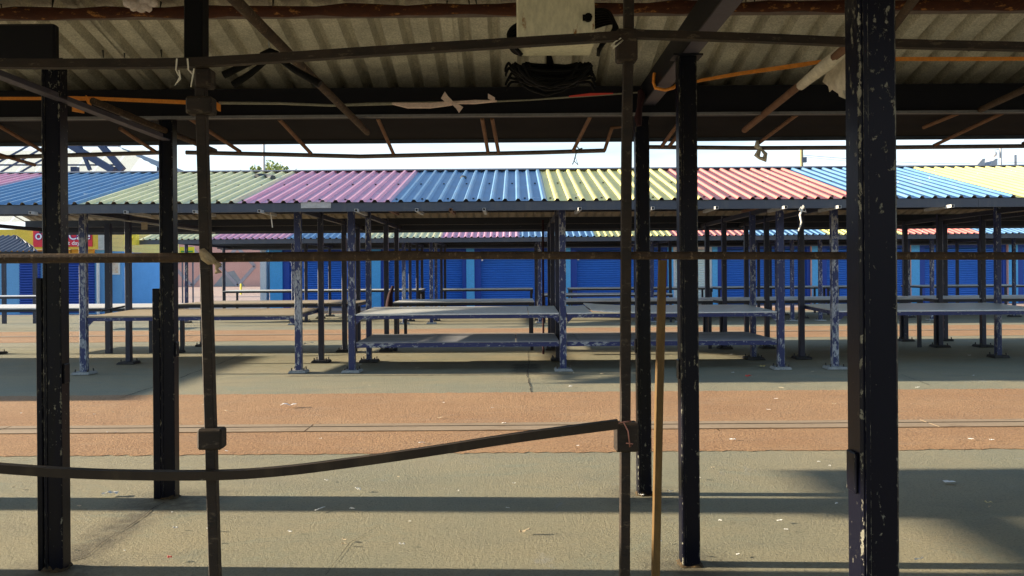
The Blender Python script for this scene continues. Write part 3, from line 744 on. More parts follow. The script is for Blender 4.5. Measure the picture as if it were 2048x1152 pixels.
# yellow bollard
c = gp(482, 589)
b = MB().tube([(c.x, c.y, 0), (c.x, c.y, .78)], .075, 10).tube([(c.x, c.y, .78), (c.x, c.y, .83)], [.075, .03], 10).build('bollard', 'plant_yellow')
tag(b, 'slim yellow bollard standing before the pink building', 'bollard')

# ------------------------------------------------------------------ open steel hall, top left
HY = 52.0
hall = empty('market_hall', (gx(120, HY), HY, 0), 'tall open steel hall with cream panels and blue frames above the left roofs', 'market hall')
def poly(pts, Y0, Y1, name, mat):
    """prism from photo outline at depth Y0, real thickness to Y1"""
    f = [at(px, py, Y0) for px, py in pts]; k = len(f); bk = [v + Vector((0, Y1-Y0, 0)) for v in f]
    b = MB().add(f + bk, [tuple(range(k)), tuple(reversed(range(k, 2*k)))] + [(i, (i+1) % k, k+(i+1) % k, k+i) for i in range(k)])
    return b.build(name, mat, hall)
hx0, hx1 = gx(-260, HY), gx(140, HY)
zt = at(120, 284, HY).z; zb = at(120, 345, HY).z
# pitched roof running away, eave at the right
e0 = at(330, 342, HY); r0 = at(232, 292, HY)
rf = MB(); n = 14
vs = []
for i in range(n+1):
    t = i/n
    p = r0.lerp(e0, t); bump = .06 if i % 2 else 0
    vs += [(p.x, p.y, p.z+bump), (p.x-1.5, p.y+22, p.z+bump)]
rf.add(vs, [(2*i, 2*i+2, 2*i+3, 2*i+1) for i in range(n)]); rf.build('roof_slope', 'hall_grey', hall)
for i in range(9):
    xa = hx0 + (hx1-hx0)*i/9; xb = hx0 + (hx1-hx0)*(i+1)/9
    MB().add([(xa+.05, HY+3, zb-3), (xb-.05, HY+3, zb-3), (xb-.05, HY+11, zt+1.2), (xa+.05, HY+11, zt+1.2)], [(0, 1, 2, 3)]).build('cream_panel', 'hall_cream', hall)
for (a, e, tk) in (((-40, 345), (60, 290), .1), ((0, 345), (92, 292), .1), ((40, 345), (118, 300), .1), ((84, 345), (130, 318), .1), ((140, 290), (228, 342), .42), ((200, 288), (246, 340), .36), ((160, 292), (180, 340), .2)):
    pa, pb = at(*a, HY+.5), at(*e, HY+.5); MB().bar(pa, pb, tk, tk).build('frame_member', 'steel_blue', hall)
for py, tk in ((289, .25), (330, .1)):
    pa, pb = at(-120, py, HY+1), at(240, py, HY+1); MB().bar(pa, pb, tk, tk).build('purlin', 'steel_blue', hall)
for pxk in (-80, 150, 232, 322):
    p = at(pxk, 340, HY+2); MB().box(p.x-.2, p.x+.2, HY+1.8, HY+2.2, 0, p.z+.2).build('column', 'steel_blue', hall)

# ------------------------------------------------------------------ tree, poles, lamps beyond
TY = 70.0
tree = empty('tree', (gx(538, TY), TY, 0), 'leafy green tree crown showing above the pale roof, beside a lamp pole', 'tree')
tb = MB(); tcx = gx(538, TY)
tb.tube([(tcx, TY, 0), (tcx+.1, TY, 3), (tcx-.1, TY+.1, 7.4)], [.32, .24, .16], 10)
for i in range(9):
    a = i*.8; zz = 5.8+i*.35
    tb.tube([(tcx-.05, TY+.05, zz), (tcx+math.cos(a)*1.4, TY+math.sin(a)*1.2, zz+1.4), (tcx+math.cos(a)*2.5, TY+math.sin(a)*2, zz+2.2)], [.09, .06, .02], 6)
tb.build('trunk', 'bark', tree)
lf = MB()
clumps = []
for i in range(46):
    a = random.uniform(0, 6.28); rr = random.uniform(0, 1)**.5*2.9
    clumps.append(Vector((tcx + math.cos(a)*rr, TY + math.sin(a)*rr*.8, 9.45 + random.uniform(-1.9, 2.35)*(1-rr/4.6))))
for c in clumps:
    cr = random.uniform(.4, .75)
    for k in range(110):
        d = Vector((random.gauss(0, 1), random.gauss(0, 1), random.gauss(0, .8))).normalized()*cr*random.uniform(.4, 1.15)
        p = c + d; u = Vector((random.gauss(0, 1), random.gauss(0, 1), random.gauss(0, 1))).normalized()*.13; v = u.cross(Vector((random.gauss(0, 1), random.gauss(0, 1), random.gauss(0, 1)))).normalized()*.075
        lf.add([p-u, p-v, p+u, p+v], [(0, 1, 2, 3)])
lf.build('crown', 'leaf', tree)
def lamp(name, px, ytop, Y, label, globe=False):
    p = at(px, ytop, Y); r = empty(name, (p.x, Y, 0), label, 'lamp post')
    MB().tube([(p.x, Y, 0), (p.x, Y, p.z)], [.13, .08], 8).build('pole', 'pole_grey', r)
    return r, p
l1, p = lamp('street_lamp', 527, 240, 56, 'tall grey lamp pole rising beside the tree crown')
MB().box(p.x-.6, p.x+.6, 55.9, 56.1, p.z, p.z+.18).build('lamp_head', 'pole_grey', l1)
l2, p = lamp('street_lamp', 2001, 296, 60, 'thin lamp pole with a round white globe near the right edge')
q = at(1988, 308, 60)
gl = MB(); bm = bmesh.new(); bmesh.ops.create_uvsphere(bm, u_segments=14, v_segments=8, radius=.22)
gl.add([v.co + q for v in bm.verts], [[v.index for v in f.verts] for f in bm.faces], 0, True); bm.free(); gl.build('globe', 'white', l2)
MB().tube([(p.x, 60, q.z+.35), (q.x, 60, q.z+.3), (q.x, 60, q.z+.15)], .03, 6).build('arm', 'pole_grey', l2)
l3, p = lamp('mast', 2031, 310, 60, 'short dark mast at the right edge beyond the yellow roof')
p = at(1603, 300, 48); up = empty('utility_pole', (p.x, 48, 0), 'wooden utility pole with wires above the blue roof panel', 'utility pole')
MB().tube([(p.x, 48, 0), (p.x, 48, p.z)], [.14, .10], 8).build('pole', 'pole_wood', up)
MB().box(p.x-.02, p.x+.28, 47.9, 48.1, p.z-.75, p.z-.45).build('junction_box', 'slate', up)
e1 = at(2100, 322, 60); w = []
for i in range(15):
    t = i/14; v = Vector((p.x, 48, p.z-.3)).lerp(e1, t); v.z -= .35*math.sin(math.pi*t); w.append(v)
MB().tube(w, .012, 5).build('wire', 'slate', up)
w2 = [Vector((v.x, v.y, v.z-.35*i/14-.1)) for i, v in enumerate(w)]
MB().tube(w2, .008, 5).build('wire', 'slate', up)
for (pa, yb_, lab) in ((1957, 326, 'small grey tilted roof vent, left of the pair beyond the yellow roof'), (1982, 326, 'small grey tilted roof vent, right of the pair beyond the yellow roof')):
    c = at(pa, yb_, 50); v = empty('roof_vent', c, lab, 'roof vent', 'roof vents at the right edge')
    MB().add([(c.x-.45, 50, c.z-.5), (c.x+.35, 50, c.z-.5), (c.x+.42, 50, c.z+.28), (c.x+.25, 50, c.z+.25), (c.x-.45, 51, c.z-.5), (c.x+.35, 51, c.z-.5), (c.x+.42, 51, c.z+.28), (c.x+.25, 51, c.z+.25)],
             [(0,1,2,3), (7,6,5,4), (0,4,5,1), (1,5,6,2), (2,6,7,3), (3,7,4,0)]).build('hood', 'pole_grey', v)
    MB().box(c.x-.1, c.x+.1, 50.4, 50.6, 0, c.z-.5).build('duct', 'pole_grey', v)

# ------------------------------------------------------------------ foreground pole frame
FY = 2.5
def pole(name, label, pts, r, mat, square=True, cat='metal pole'):
    base = pts[-1]; root = empty(name, base, label, cat)
    MB().tube(pts, r, 10, 0, square).build('shaft', mat, root, .0025 if square else 0)
    return root
lp = pole('metal_pole', 'leaning rusty square pole left of centre with a lower square coupling plate', [at(402, 150, FY), at(406, 300, FY), at(419, 760, FY), at(431, 1160, FY), gp(441, 1500, 0)], .0155, 'rust_dark')
a, e = at(393, -330, FY), at(393, 137, FY)
MB().tube([a, e], .029, 4, 0, True).build('sleeve', 'black', lp, .004)
def plate(root, px0, py0, px1, py1, mat='rust_dark', dep=.02, Y=FY):
    p, q = at(px0, py0, Y), at(px1, py1, Y)
    return MB().box(p.x, q.x, Y-dep-.012, Y+dep, q.z, p.z).build('coupling', mat, root, .006)
plate(lp, 396, 140, 428, 178); plate(lp, 378, 196, 430, 231); plate(lp, 401, 855, 450, 896)
rp = pole('metal_pole', 'upright rusty square pole right of centre, carrying the bent rail on its lower bracket', [at(1258, -320, FY), at(1257, 60, FY), at(1253, 300, FY), at(1251, 640, FY), at(1249, 1152, FY), gp(1247, 1500, 0)], .0155, 'rust_dark')
plate(rp, 1231, 62, 1273, 126); plate(rp, 1228, 843, 1275, 900)
op = pole('metal_pole', 'bright orange rusty pole leaning between the two dark posts right of centre', [at(1325, 520, FY+.06), at(1318, 800, FY+.06), at(1311, 1152, FY+.06), gp(1304, 1490, 0)], .0125, 'rust_orange')
def rail(label, pts, r, mat='rust', square=True):
    c = mid(pts); o = (MB().stube if square else MB().tube)(pts, r, 8, 0, square).build('metal_rail', mat, None, 0, c)
    return tag(o, label, 'metal rail', 'rusty rails of the foreground frame')
rail('rusty top rail sloping up from the left edge to the rusty upright pole', [at(-120, 127, FY-.045), at(200, 128, FY-.045), at(420, 124, FY-.045), at(800, 100, FY-.045), at(1236, 73, FY-.045)], .0135, 'rust_dark')
rail('rusty top rail running right from the upright pole behind the widest post', [at(1266, 69, FY-.02), at(1500, 76, FY-.02), at(1800, 88, FY-.02), at(2160, 96, FY-.02)], .0125, 'rust_dark')
mr = rail('rusty waist high rail crossing the whole view at eye level', [at(-120, 518, FY+.045), at(410, 515, FY+.045), at(840, 511, FY+.045), at(850, 511, FY+.045), at(1250, 511, FY+.045), at(2160, 512, FY+.045)],
     [.0155, .0155, .0155, .0125, .0125, .0125], 'rust', False)
brail = rail('bent rusty lower rail sagging left and rising to the bracket', [at(-120, 922, FY-.05), at(0, 936, FY-.05), at(200, 948, FY-.05), at(420, 950, FY-.05), at(560, 942, FY-.05), at(700, 925, FY-.05), at(860, 902, FY-.05), at(1040, 874, FY-.05), at(1236, 848, FY-.045)], .0135, 'rail_worn')

# ties and cloth on the frame
def knot(label, name, mat, pts, r, cat='cloth'):
    c = mid(pts); o = MB().tube(pts, r, 7, 0, False, .6).build(name, mat, None, 0, c); return tag(o, label, cat)
k = [at(404, 503, FY-.03), at(410, 512, FY-.04), at(422, 522, FY-.03), at(430, 524, FY-.02)]
kn = knot('tan rag knotted round the left pole and the waist high rail', 'rag', 'tan_cloth', k, [.014, .019, .017, .008])
random.seed(9)
for q_ in range(5):
    dx_ = q_*4 - 8
    MB().tube([at(403+dx_*.4, 500+q_*4, FY-.035), at(413+dx_*.4, 507+q_*4+random.uniform(-2,2), FY-.055), at(424, 518+q_*2, FY-.045), at(431, 526, FY-.03)], [.004, .0055, .005, .003], 6).build('fold', 'tan_cloth', kn)
MB().tube([at(430, 524, FY-.02), at(437, 530, FY-.02), at(433, 538, FY-.02), at(438, 543, FY-.02), at(430, 546, FY-.02)], [.007, .011, .005, .010, .003], 7).build('tail', 'tan_cloth', kn)
def string(label, pts, r, mat='string', cat='string', name='string'):
    c = mid(pts); return tag(MB().tube(pts, r, 5).build(name, mat, None, 0, c), label, cat)
string('pale plastic tie looped over the left top rail, left of two', [at(354, 117, FY-.075), at(352, 140, FY-.07), at(360, 155, FY-.07), at(350, 171, FY-.07), at(361, 158, FY-.07), at(358, 140, FY-.075)], .0025)
string('pale plastic tie looped over the left top rail, right of two', [at(375, 117, FY-.075), at(377, 140, FY-.07), at(386, 150, FY-.07), at(382, 174, FY-.07), at(388, 137, FY-.075)], .0025)
string('white string tied at the top plate of the right pole', [at(1242, 76, FY-.05), at(1228, 85, FY-.05), at(1222, 92, FY-.05), at(1232, 92, FY-.05), at(1246, 80, FY-.05), at(1226, 97, FY-.05)], .0022)
string('pink wire tied round the lower bracket of the right pole', [at(1228, 852, FY-.05), at(1240, 845, FY-.05), at(1262, 842, FY-.05), at(1246, 843, FY-.05), at(1256, 862, FY-.05), at(1260, 894, FY-.05), at(1266, 888, FY-.05), at(1252, 886, FY-.05)], .0022, 'string_pink')

# ------------------------------------------------------------------ things slung under the near roof
# rusty red pipe
pts = []
for i in range(40):
    t = i/39; px = -150 + 2350*t; pts.append(at(px, 29 - 22*t + math.sin(i*1.7)*1.2, 4.55))
tag(MB().tube(pts, [.032 + .006*math.sin(i*2.3) + .004*math.sin(i*5.1) for i in range(40)], 9).build('roof_pipe', 'rust_red', None, 0, mid(pts)), 'flaking red rusty pipe under the roof at the top edge', 'pipe')
def deep_pole(label, a, e, r, mat='tube_rust'):
    o = MB().tube([a, a.lerp(e, .5), e], r, 9).build('roof_pole', mat, None, 0, mid([a, e])); return tag(o, label, 'roof pole')
deep_pole('brown pole running under the roof that carries the black hanger', at(340, -130, 2.28), at(735, 265, 5.6), .022, 'rust')
deep_pole('brown pole running beside the left posts to the eave', at(186, 202, 4.42), at(430, 302, 6.2), .02, 'rust')
deep_pole('brown pole with torn dusty plastic on it, left of the widest post', at(1706, 84, 3.75), at(1489, 260, 5.75), .022, 'tube_rust')
deep_pole('brown pole right of the widest post near the top', at(1860, -45, 3.0), at(1775, 70, 3.9), .02, 'rust')
deep_pole('brown pole at the upper right going under the eave', at(2090, 160, 4.3), at(1960, 220, 5.25), .02, 'rust')
# torn plastic
pl = MB(); random.seed(21)
vs = []; n = 12
for i in range(n+1):
    t = i/n; p = at(1704 - 62*t, 95 + 58*t, 4.0 + .45*t)
    drop = (.10 + .10*math.sin(t*3.1)) * (1-.35*t) + random.uniform(-.02, .03)
    vs += [p + Vector((-.015, 0, .022)), p + Vector((.02, -.02, .01)), p + Vector((.03+random.uniform(-.02, .02), 0, -drop*.5)), p + Vector((.04+random.uniform(-.02, .02), .01, -drop))]
pl.add(vs, [(4*i+j, 4*i+4+j, 4*i+5+j, 4*i+1+j) for i in range(n) for j in range(3)], 0, True)
pl.stube([at(1700, 90, 3.88), at(1672, 113, 4.0), at(1640, 140, 4.15), at(1604, 170, 4.38)], [.034]*18+[.028], 9, 0) if False else pl.tube([at(1700, 90, 3.86), at(1680, 106, 3.95), at(1650, 132, 4.1), at(1625, 152, 4.25), at(1602, 171, 4.4)], [.036, .030, .036, .030, .026], 9)
o = pl.build('plastic_sheet', 'dust_plastic', None, 0, mid(vs)); sol = o.modifiers.new('s', 'SOLIDIFY'); sol.thickness = .004
tag(o, 'torn dusty plastic sheet hanging off a pole beside the widest post', 'plastic sheet')
# awning frames beyond the eave
def awning(label, cross, arms):
    root = empty('awning_frame', mid(cross), label, 'awning frame', 'tube awning frames under the eave')
    MB().tube(cross, .0165, 8).build('cross_tube', 'tube_grey', root)
    for a, e in arms: MB().tube([a, e], .014, 8).build('arm', 'tube_rust', root)
Y1, Y2 = 5.42, 6.12
awning('tube awning frame hung under the eave at the left, beside the left posts', [at(-120, 318, Y2), at(85, 312, Y2), at(325, 305, Y2)],
       [(at(-5, 250, 5.6), at(86, 303, Y2)), (at(240, 257, 5.55), at(310, 303, Y2)), (at(-60, 292, 5.75), at(70, 330, 6.3))])
awning('tube awning frame hung under the eave in the middle with upturned right end', [at(372, 305, Y2), at(560, 309, Y2), at(720, 313, Y2), at(900, 309, Y2), at(1080, 305, Y2), at(1210, 301, Y2)],
       [(at(378, 236, Y1), at(480, 303, Y2)), (at(558, 238, Y1), at(622, 307, Y2)), (at(755, 236, Y1), at(787, 308, Y2)), (at(964, 236, Y1), at(976, 305, Y2)), (at(984, 236, Y1), at(997, 305, Y2)),
        (at(1181, 232, Y1), at(1146, 302, Y2)), (at(1224, 255, 5.9), at(1209, 301, Y2)), (at(1222, 255, 5.9), at(1246, 252, 5.9))])
awning('tube awning frame hung under the eave at the right, behind the dark posts', [at(1292, 294, Y2), at(1500, 296, Y2), at(1760, 295, Y2), at(2160, 291, Y2)],
       [(at(1362, 240, 5.5), at(1323, 293, Y2)), (at(1372, 250, 5.6), at(1338, 293, Y2)), (at(1602, 223, Y1), at(1515, 288, Y2)), (at(2022, 218, Y1), at(1868, 291, Y2)), (at(1935, 219, Y1), at(1847, 255, 5.8)), (at(2130, 250, 5.7), at(2046, 287, Y2))])
# rag on the right awning tube
kn = knot('cream rag knotted on the right awning tube', 'rag', 'dust_plastic', [at(1515, 283, 6.08), at(1513, 292, 6.07), at(1522, 298, 6.07)], [.022, .03, .018])
MB().tube([at(1520, 297, 6.07), at(1514, 311, 6.07), at(1519, 316, 6.07), at(1529, 319, 6.07), at(1531, 308, 6.07), at(1522, 298, 6.07)], [.012, .024, .012, .024, .016, .008], 7).build('tail', 'dust_plastic', kn)
string('thin green string dangling from the middle awning tube', [at(1150, 288, 6.1), at(1158, 298, 6.1), at(1165, 296, 6.1), at(1153, 304, 6.1), at(1148, 322, 6.1), at(1156, 330, 6.1), at(1151, 315, 6.1), at(1145, 329, 6.1)], .0045, 'string_green')
# cord strung along the beam and the cloths on it
CYB = 5.17
cord = [at(438, 206, CYB), at(560, 207, CYB), at(664, 211, CYB), at(750, 208, CYB), at(990, 203, CYB), at(1060, 200, CYB), at(1130, 195, CYB), at(1290, 184, CYB)]
tag(MB().tube(cord, [.010, .009, .008, .011, .006, .005, .006, .005], 6).build('cord', 'rope_grey', None, 0, mid(cord)), 'grey cord strung along the beam under the eave', 'cord')
cl = [at(784, 207, CYB-.02), at(815, 211, CYB-.02), at(860, 211, CYB-.02), at(900, 207, CYB-.02), at(915, 205, CYB-.02), at(950, 204, CYB-.02), at(994, 202, CYB-.02)]
o = MB().ribbon(cl, [.012, .036, .036, .028, .018, .026, .010], .02).build('cloth_strip', 'pink_cloth', None, .004, mid(cl)); tag(o, 'pale pink cloth strip knotted along the grey cord', 'cloth')
MB().ribbon([at(905, 206, CYB-.04), at(893, 198, CYB-.05), at(886, 190, CYB-.05)], [.02, .04, .05], .012, (.5, 0, .85)).ribbon([at(905, 206, CYB-.04), at(915, 213, CYB-.05), at(922, 220, CYB-.05)], [.018, .03, .045], .012, (.6, 0, .8)).ribbon([at(976, 192, CYB-.04), at(990, 200, CYB-.04)], [.03, .03], .012).build('bow', 'pink_cloth', o)
cl = [at(1138, 193, CYB-.02), at(1180, 189, CYB-.02), at(1226, 187, CYB-.02)]
tag(MB().ribbon(cl, [.008, .016, .006], .008).build('cloth_strip', 'litter_red', None, 0, mid(cl)), 'small red tape strip wound on the grey cord', 'tape')
def tape(label, pts, w, **k):
    return tag(MB().ribbon(pts, w, .004, **k).build('tape', 'orange_tape', None, 0, mid(pts)), label, 'tape', 'orange plastic tapes')
t = tape('orange tape strung along the left beam with a loose knot beside the left post', [at(-60, 197, CYB-.03), at(80, 197, CYB-.03), at(150, 197, CYB-.03), at(190, 197, CYB-.03), at(260, 200, CYB-.03), at(380, 205, CYB-.03), at(432, 207, CYB-.03)], [.02, .02, .03, .022, .024, .026, .03])
MB().ribbon([at(150, 200, CYB-.05), at(145, 212, CYB-.06), at(168, 222, CYB-.06)], [.05, .07, .03], .01).ribbon([at(172, 195, CYB-.05), at(180, 207, CYB-.05), at(183, 216, CYB-.05)], [.03, .06, .02], .01).build('knot', 'orange_tape', t)
MB().ribbon([at(430, 207, CYB-.04), at(436, 214, CYB-.04), at(441, 216, CYB-.04)], [.04, .05, .045], .01).build('end', 'orange_tape', t)
tape('orange tape rising from the dark post to the torn plastic', [at(1352, 176, 4.7), at(1400, 161, 4.65), at(1480, 147, 4.6), at(1600, 130, 4.5), at(1668, 119, 4.4)], [.016, .018, .022, .026, .014])
tape('orange tape running right from the widest post', [at(1660, 121, 4.4), at(1800, 118, 4.4), at(1920, 118, 4.4), at(2160, 117, 4.4)], [.02, .022, .022, .02])
lp_ = [at(1309, 146, 4.72), at(1307, 165, 4.72), at(1311, 176, 4.72), at(1330, 180, 4.72), at(1346, 176, 4.72), at(1353, 170, 4.72)]
tag(MB().tube(lp_, .010, 6).build('tape', 'orange_tape', None, 0, mid(lp_)), 'orange tape loop hooked round the right tie beam', 'tape', 'orange plastic tapes')
# pink rag on the red pipe
rg = MB(); random.seed(5); vs = [at(282, 8, 4.46)]
for (lx, ly, ra) in ((248, -8, .030), (252, 6, .026), (264, 16, .022), (283, 23, .024), (300, 19, .022), (309, 6, .026), (300, -8, .03), (276, -10, .034), (270, 3, .03), (293, 2, .032)):
    m1 = at((lx+282)/2+random.uniform(-4, 4), (ly+8)/2+random.uniform(-3, 3), 4.46+random.uniform(-.03, .02)); e1 = at(lx, ly, 4.46+random.uniform(-.03, .02))
    rg.tube([vs[0], m1, e1, e1.lerp(m1, -.25)], [ra*.55, ra*1.0, ra*.9, ra*.25], 7)
o = rg.build('rag', 'pale_cloth', None, 0, mid(vs)); tag(o, 'crumpled pale pink rag caught on the red rusty pipe', 'cloth')
# patterned cloth bundle tied at the far right column
pts = [at(1280, 180, 5.1), at(1284, 190, 5.1), at(1279, 215, 5.1), at(1276, 235, 5.1), at(1278, 252, 5.1)]
tag(MB().tube(pts, [.02, .028, .018, .026, .016], 7).build('cloth_bundle', 'maroon', None, 0, mid(pts)), 'faded dark red cloth bundle tied by the right column', 'cloth')
# clothes hanger
hg = empty('clothes_hanger', at(540, 110, 3.3), 'black clothes hanger hanging from the brown roof pole', 'hanger')
HGY = 3.3
hk = [at(527, 73, HGY), at(533, 68, HGY), at(540, 72, HGY), at(537, 84, HGY), at(541, 106, HGY)]
MB().tube(hk, .0022, 6).build('hook', 'galv', hg)
MB().tube([at(522, 110, HGY), at(540, 104, HGY), at(556, 108, HGY)], [.012, .018, .012], 8).build('neck', 'black', hg)
for pts in ([at(526, 116, HGY), at(490, 130, HGY), at(447, 150, HGY)], [at(533, 122, HGY-.03), at(500, 148, HGY-.03), at(466, 170, HGY-.03)], [at(552, 114, HGY), at(590, 140, HGY), at(640, 168, HGY)]):
    MB().tube(pts, [.010, .014, .017], 8).build('arm', 'black', hg)
# electric box and its cables
BY0, BY1 = 3.60, 3.83
xa, xb = gx(1037, BY0), gx(1194, BY0)
eb = empty('electric_box', ((xa+xb)/2, BY0, 2.54), 'cream metal electric box with rust stains hung under the roof', 'electric box')
MB().box(xa, xb, BY0+.012, BY1, 2.54, 3.0).build('case', 'box_cream', eb, .006)
MB().box(xa+.004, xb-.004, BY0-.004, BY0+.010, 2.558, 2.99).build('door', 'box_cream', eb, .003)
lk = at(1176, 36, BY0-.01); MB().tube([(lk.x, BY0-.004, lk.z), (lk.x, BY0-.03, lk.z)], .018, 10).box(lk.x-.024, lk.x+.0, BY0-.018, BY0-.005, lk.z-.012, lk.z+.014).build('lock', 'black', eb)
for x in (xa+.04, xb-.04): MB().box(x-.012, x+.012, BY0+.1, BY0+.12, 3.0, 3.38).build('hanging_strap', 'tube_grey', eb)
random.seed(11)
cb = empty('cable_bundle', at(1100, 150, 4.0), 'tangled black cable bundle hung below the cream electric box', 'cable')
b = MB()
for i in range(44):
    y = 3.86 + random.uniform(0, .22); sag = random.uniform(2, 50); lx = 1030 + random.uniform(-8, 26); rx = 1180 - random.uniform(-6, 26); top = 134 + random.uniform(-8, 8)
    pts = [at(lx + (rx-lx)*t, top + sag*(1-(2*t-1)**2)**.6 + random.uniform(-2, 2), y) for t in [j/8 for j in range(9)]]
    b.tube(pts, .0095, 6)
b.build('loops', 'black', cb)
for i in range(5):
    for sx, bx_ in ((-1, 1028), (1, 1172)):
        y = 3.9 + i*.03; x0 = bx_ + sx*random.uniform(-6, 6); y0 = 150 + i*4
        MB().stube([at(x0 - sx*20, y0, y), at(x0 + sx*2, y0-14+i*3, y), at(x0 + sx*9, y0-24+i*6, y), at(x0 + sx*15, y0-14+i*6, y), at(x0+sx*16, y0-6+i*5, y)], [.008, .007, .007, .007, .005], 6).build('loose_end', 'black', cb)
for i in range(7):
    y = BY0 + .1 + i*.02
    MB().stube([at(1186, 20+i*6, y), at(1214+i*2, 22+i*4, y), at(1228+i, 46+i*4, y), at(1222-i*3, 68+i*3, y), at(1196, 100+i*2, y)], .009, 6).build('loose_end', 'black', cb)
for i in range(5):
    y = BY0 + .1 + i*.025
    MB().stube([at(1042, 45+i*7, y), at(1022-i, 58+i*6, y), at(1018+i*2, 78+i*6, y), at(1044, 110, y)], .009, 6).build('loose_end', 'black', cb)
MB().stube([at(1098, 112, 3.85), at(1100, 128, 3.95), at(1098, 142, 3.98)], [.012, .02, .03], 8).build('loose_end', 'black', cb)


# ------------------------------------------------------------------ objects on and around row one
def lump(name, label, px, py, Y, w, h, mat, cat):
    p = at(px, py, Y); b = MB(); bm = bmesh.new(); bmesh.ops.create_icosphere(bm, subdivisions=2, radius=1)
    rr = random.Random(px)
    b.add([Vector((v.co.x*w*rr.uniform(.8, 1.1), v.co.y*w*.7, v.co.z*h*rr.uniform(.7, 1.1))) + p for v in bm.verts], [[v.index for v in f.verts] for f in bm.faces]); bm.free()
    return tag(b.build(name, mat, None, 0, p), label, cat)
def roof_y(py, px):   # depth on front slope for a photo row
    dy = CY - py - (px-CX)*ROLL
    # EYE + dy/F*Y = 2.5 + .2677*(Y-11.15)
    return (EYE - 2.5 + .2677*11.15)/(.2677 - dy/F)
lump('stone', 'dark grey stone lying on the blue roof panel', 927, 355, roof_y(355, 927)-.03, .055, .045, 'stone_grey', 'stone')
p = [at(513, 353, roof_y(353, 513)-.05), at(528, 350, roof_y(350, 528)-.05), at(546, 356, roof_y(356, 546)-.05)]
tag(MB().tube(p, [.05, .025, .05], 8).build('rubber_scrap', 'stone_grey', None, 0, mid(p)), 'twisted dark rubber scrap lying on the cream roof panel', 'scrap')
lump('small_stone', 'tiny pale stone on the yellow roof panel', 1158, 391, roof_y(391, 1158)-.02, .022, .02, 'white', 'stone')
s1 = [at(1603, 414, 11.1), at(1598, 420, 11.05), at(1612, 424, 11.05), at(1607, 412, 11.05), at(1600, 430, 11.05), at(1603, 445, 11.05), at(1597, 462, 11.05)]
string('white string bow dangling from the shelter fascia', s1, [.012, .014, .012, .02, .016, .012, .010], 'string')
string('thin pale wire hanging under the left part of the shelter fascia', [at(541, 425, 11.3), at(543, 440, 11.3), at(545, 455, 11.3)], .007, 'string')
# maroon rag and red pole among the tables
string('slim dark red pole standing in the aisle behind the middle table', [gp(1087, 708, 0), at(1086, 440, gp(1087, 708, 0).y)], .022, 'maroon', 'pole', 'slim_pole')
b = MB(); c0_ = at(783, 572, 14.6)
pts = [at(786, 572, 14.6), at(781, 588, 14.6), at(779, 604, 14.6), at(778, 616, 14.6)]
tag(MB().tube(pts, [.03, .055, .08, .085], 8, 0, False, .8).build('rag', 'maroon', None, 0, mid(pts)), 'dark maroon rag draped on a post behind the middle table', 'cloth')
# power lead slung below the front shelter roof with a paper tag
ld = [at(140, 428, 13.2), at(240, 440, 13.2), at(330, 452, 13.2), at(430, 466, 13.2)]
tag(MB().tube(ld, .012, 6).build('cable', 'galv', None, 0, mid(ld)), 'pale cable slung under the front shelter roof at left', 'cable')
p = at(289, 452, 13.15); tag(MB().box(p.x-.05, p.x+.05, 13.14, 13.15, p.z-.06, p.z+.06).build('paper_tag', 'board_tan', None, 0, p), 'square buff tag hanging from the pale cable at left', 'tag')
# dusty bent offcut on the left table
p0, p1 = at(203, 622, 14.7), at(262, 610, 14.9)
tag(MB().bar(p0, p1, .09, .03).build('offcut', 'dark_frame', None, .004, mid([p0, p1])), 'dark offcut lying on the tables behind the left post', 'offcut')

# ------------------------------------------------------------------ litter
random.seed(3)
def scrap(label, px, py, ln, wd, mat, ang, lift=.012, name='paper_scrap', cat='litter', group=None):
    c = gp(px, py, .006); n = 5; vs = []
    d = Vector((math.cos(ang), math.sin(ang), 0)); s = Vector((-d.y, d.x, 0))
    for i in range(n+1):
        t = i/n-.5; z = c.z + lift*(.3 + random.random()*.9)
        for u in (-.5, .5):
            vs.append(c + d*t*ln + s*u*wd*random.uniform(.6, 1) + Vector((0, 0, z + random.uniform(0, lift))))
    b = MB().add(vs, [(2*i, 2*i+2, 2*i+3, 2*i+1) for i in range(n)])
    o = b.build(name, mat, None, 0, c); m = o.modifiers.new('s', 'SOLIDIFY'); m.thickness = .002
    return tag(o, label, cat, group)
scrap('white folded paper on the shaded strip near the second left post', 220, 991, .10, .05, 'paper', .15)
scrap('white drinking straw piece on the concrete below the bent rail', 640, 1020, .085, .008, 'paper', 1.05, .004, 'straw')
scrap('small white curled paper on the concrete near the shadow edge', 716, 982, .045, .015, 'paper', -.5)
scrap('pale blue paper square on the shaded concrete at right', 1899, 966, .075, .05, 'paper', -.1, .005)
scrap('gold foil scrap on the shaded concrete at the right edge', 1977, 1010, .05, .014, 'cap_gold', .1)
scrap('red bottle cap scrap on the bottom left concrete', 340, 1121, .02, .015, 'litter_red', .3)
scrap('white crumpled paper on the red walkway left of the joined tables', 577, 815, .17, .07, 'paper', .2, .02)
scrap('white crumpled paper under the second left table line', 616, 693, .20, .10, 'paper', .2, .05)
scrap('red wrapper on the slab right of the middle shelter posts', 1497, 756, .09, .05, 'litter_red', .3, .03)
scrap('yellowish leaf litter under the right shelved table', 1522, 736, .12, .06, 'cap_gold', .2, .02)
scrap('tan scrap near the feet of the rusty pole', 1050, 1067, .06, .02, 'litter_tan', .1)
scrap('white paper near the right bottom edge by the widest post', 1838, 1125, .045, .014, 'paper', .1)
scrap('white chip between the rusty pole and orange pole', 1340, 987, .04, .01, 'paper', -.7)
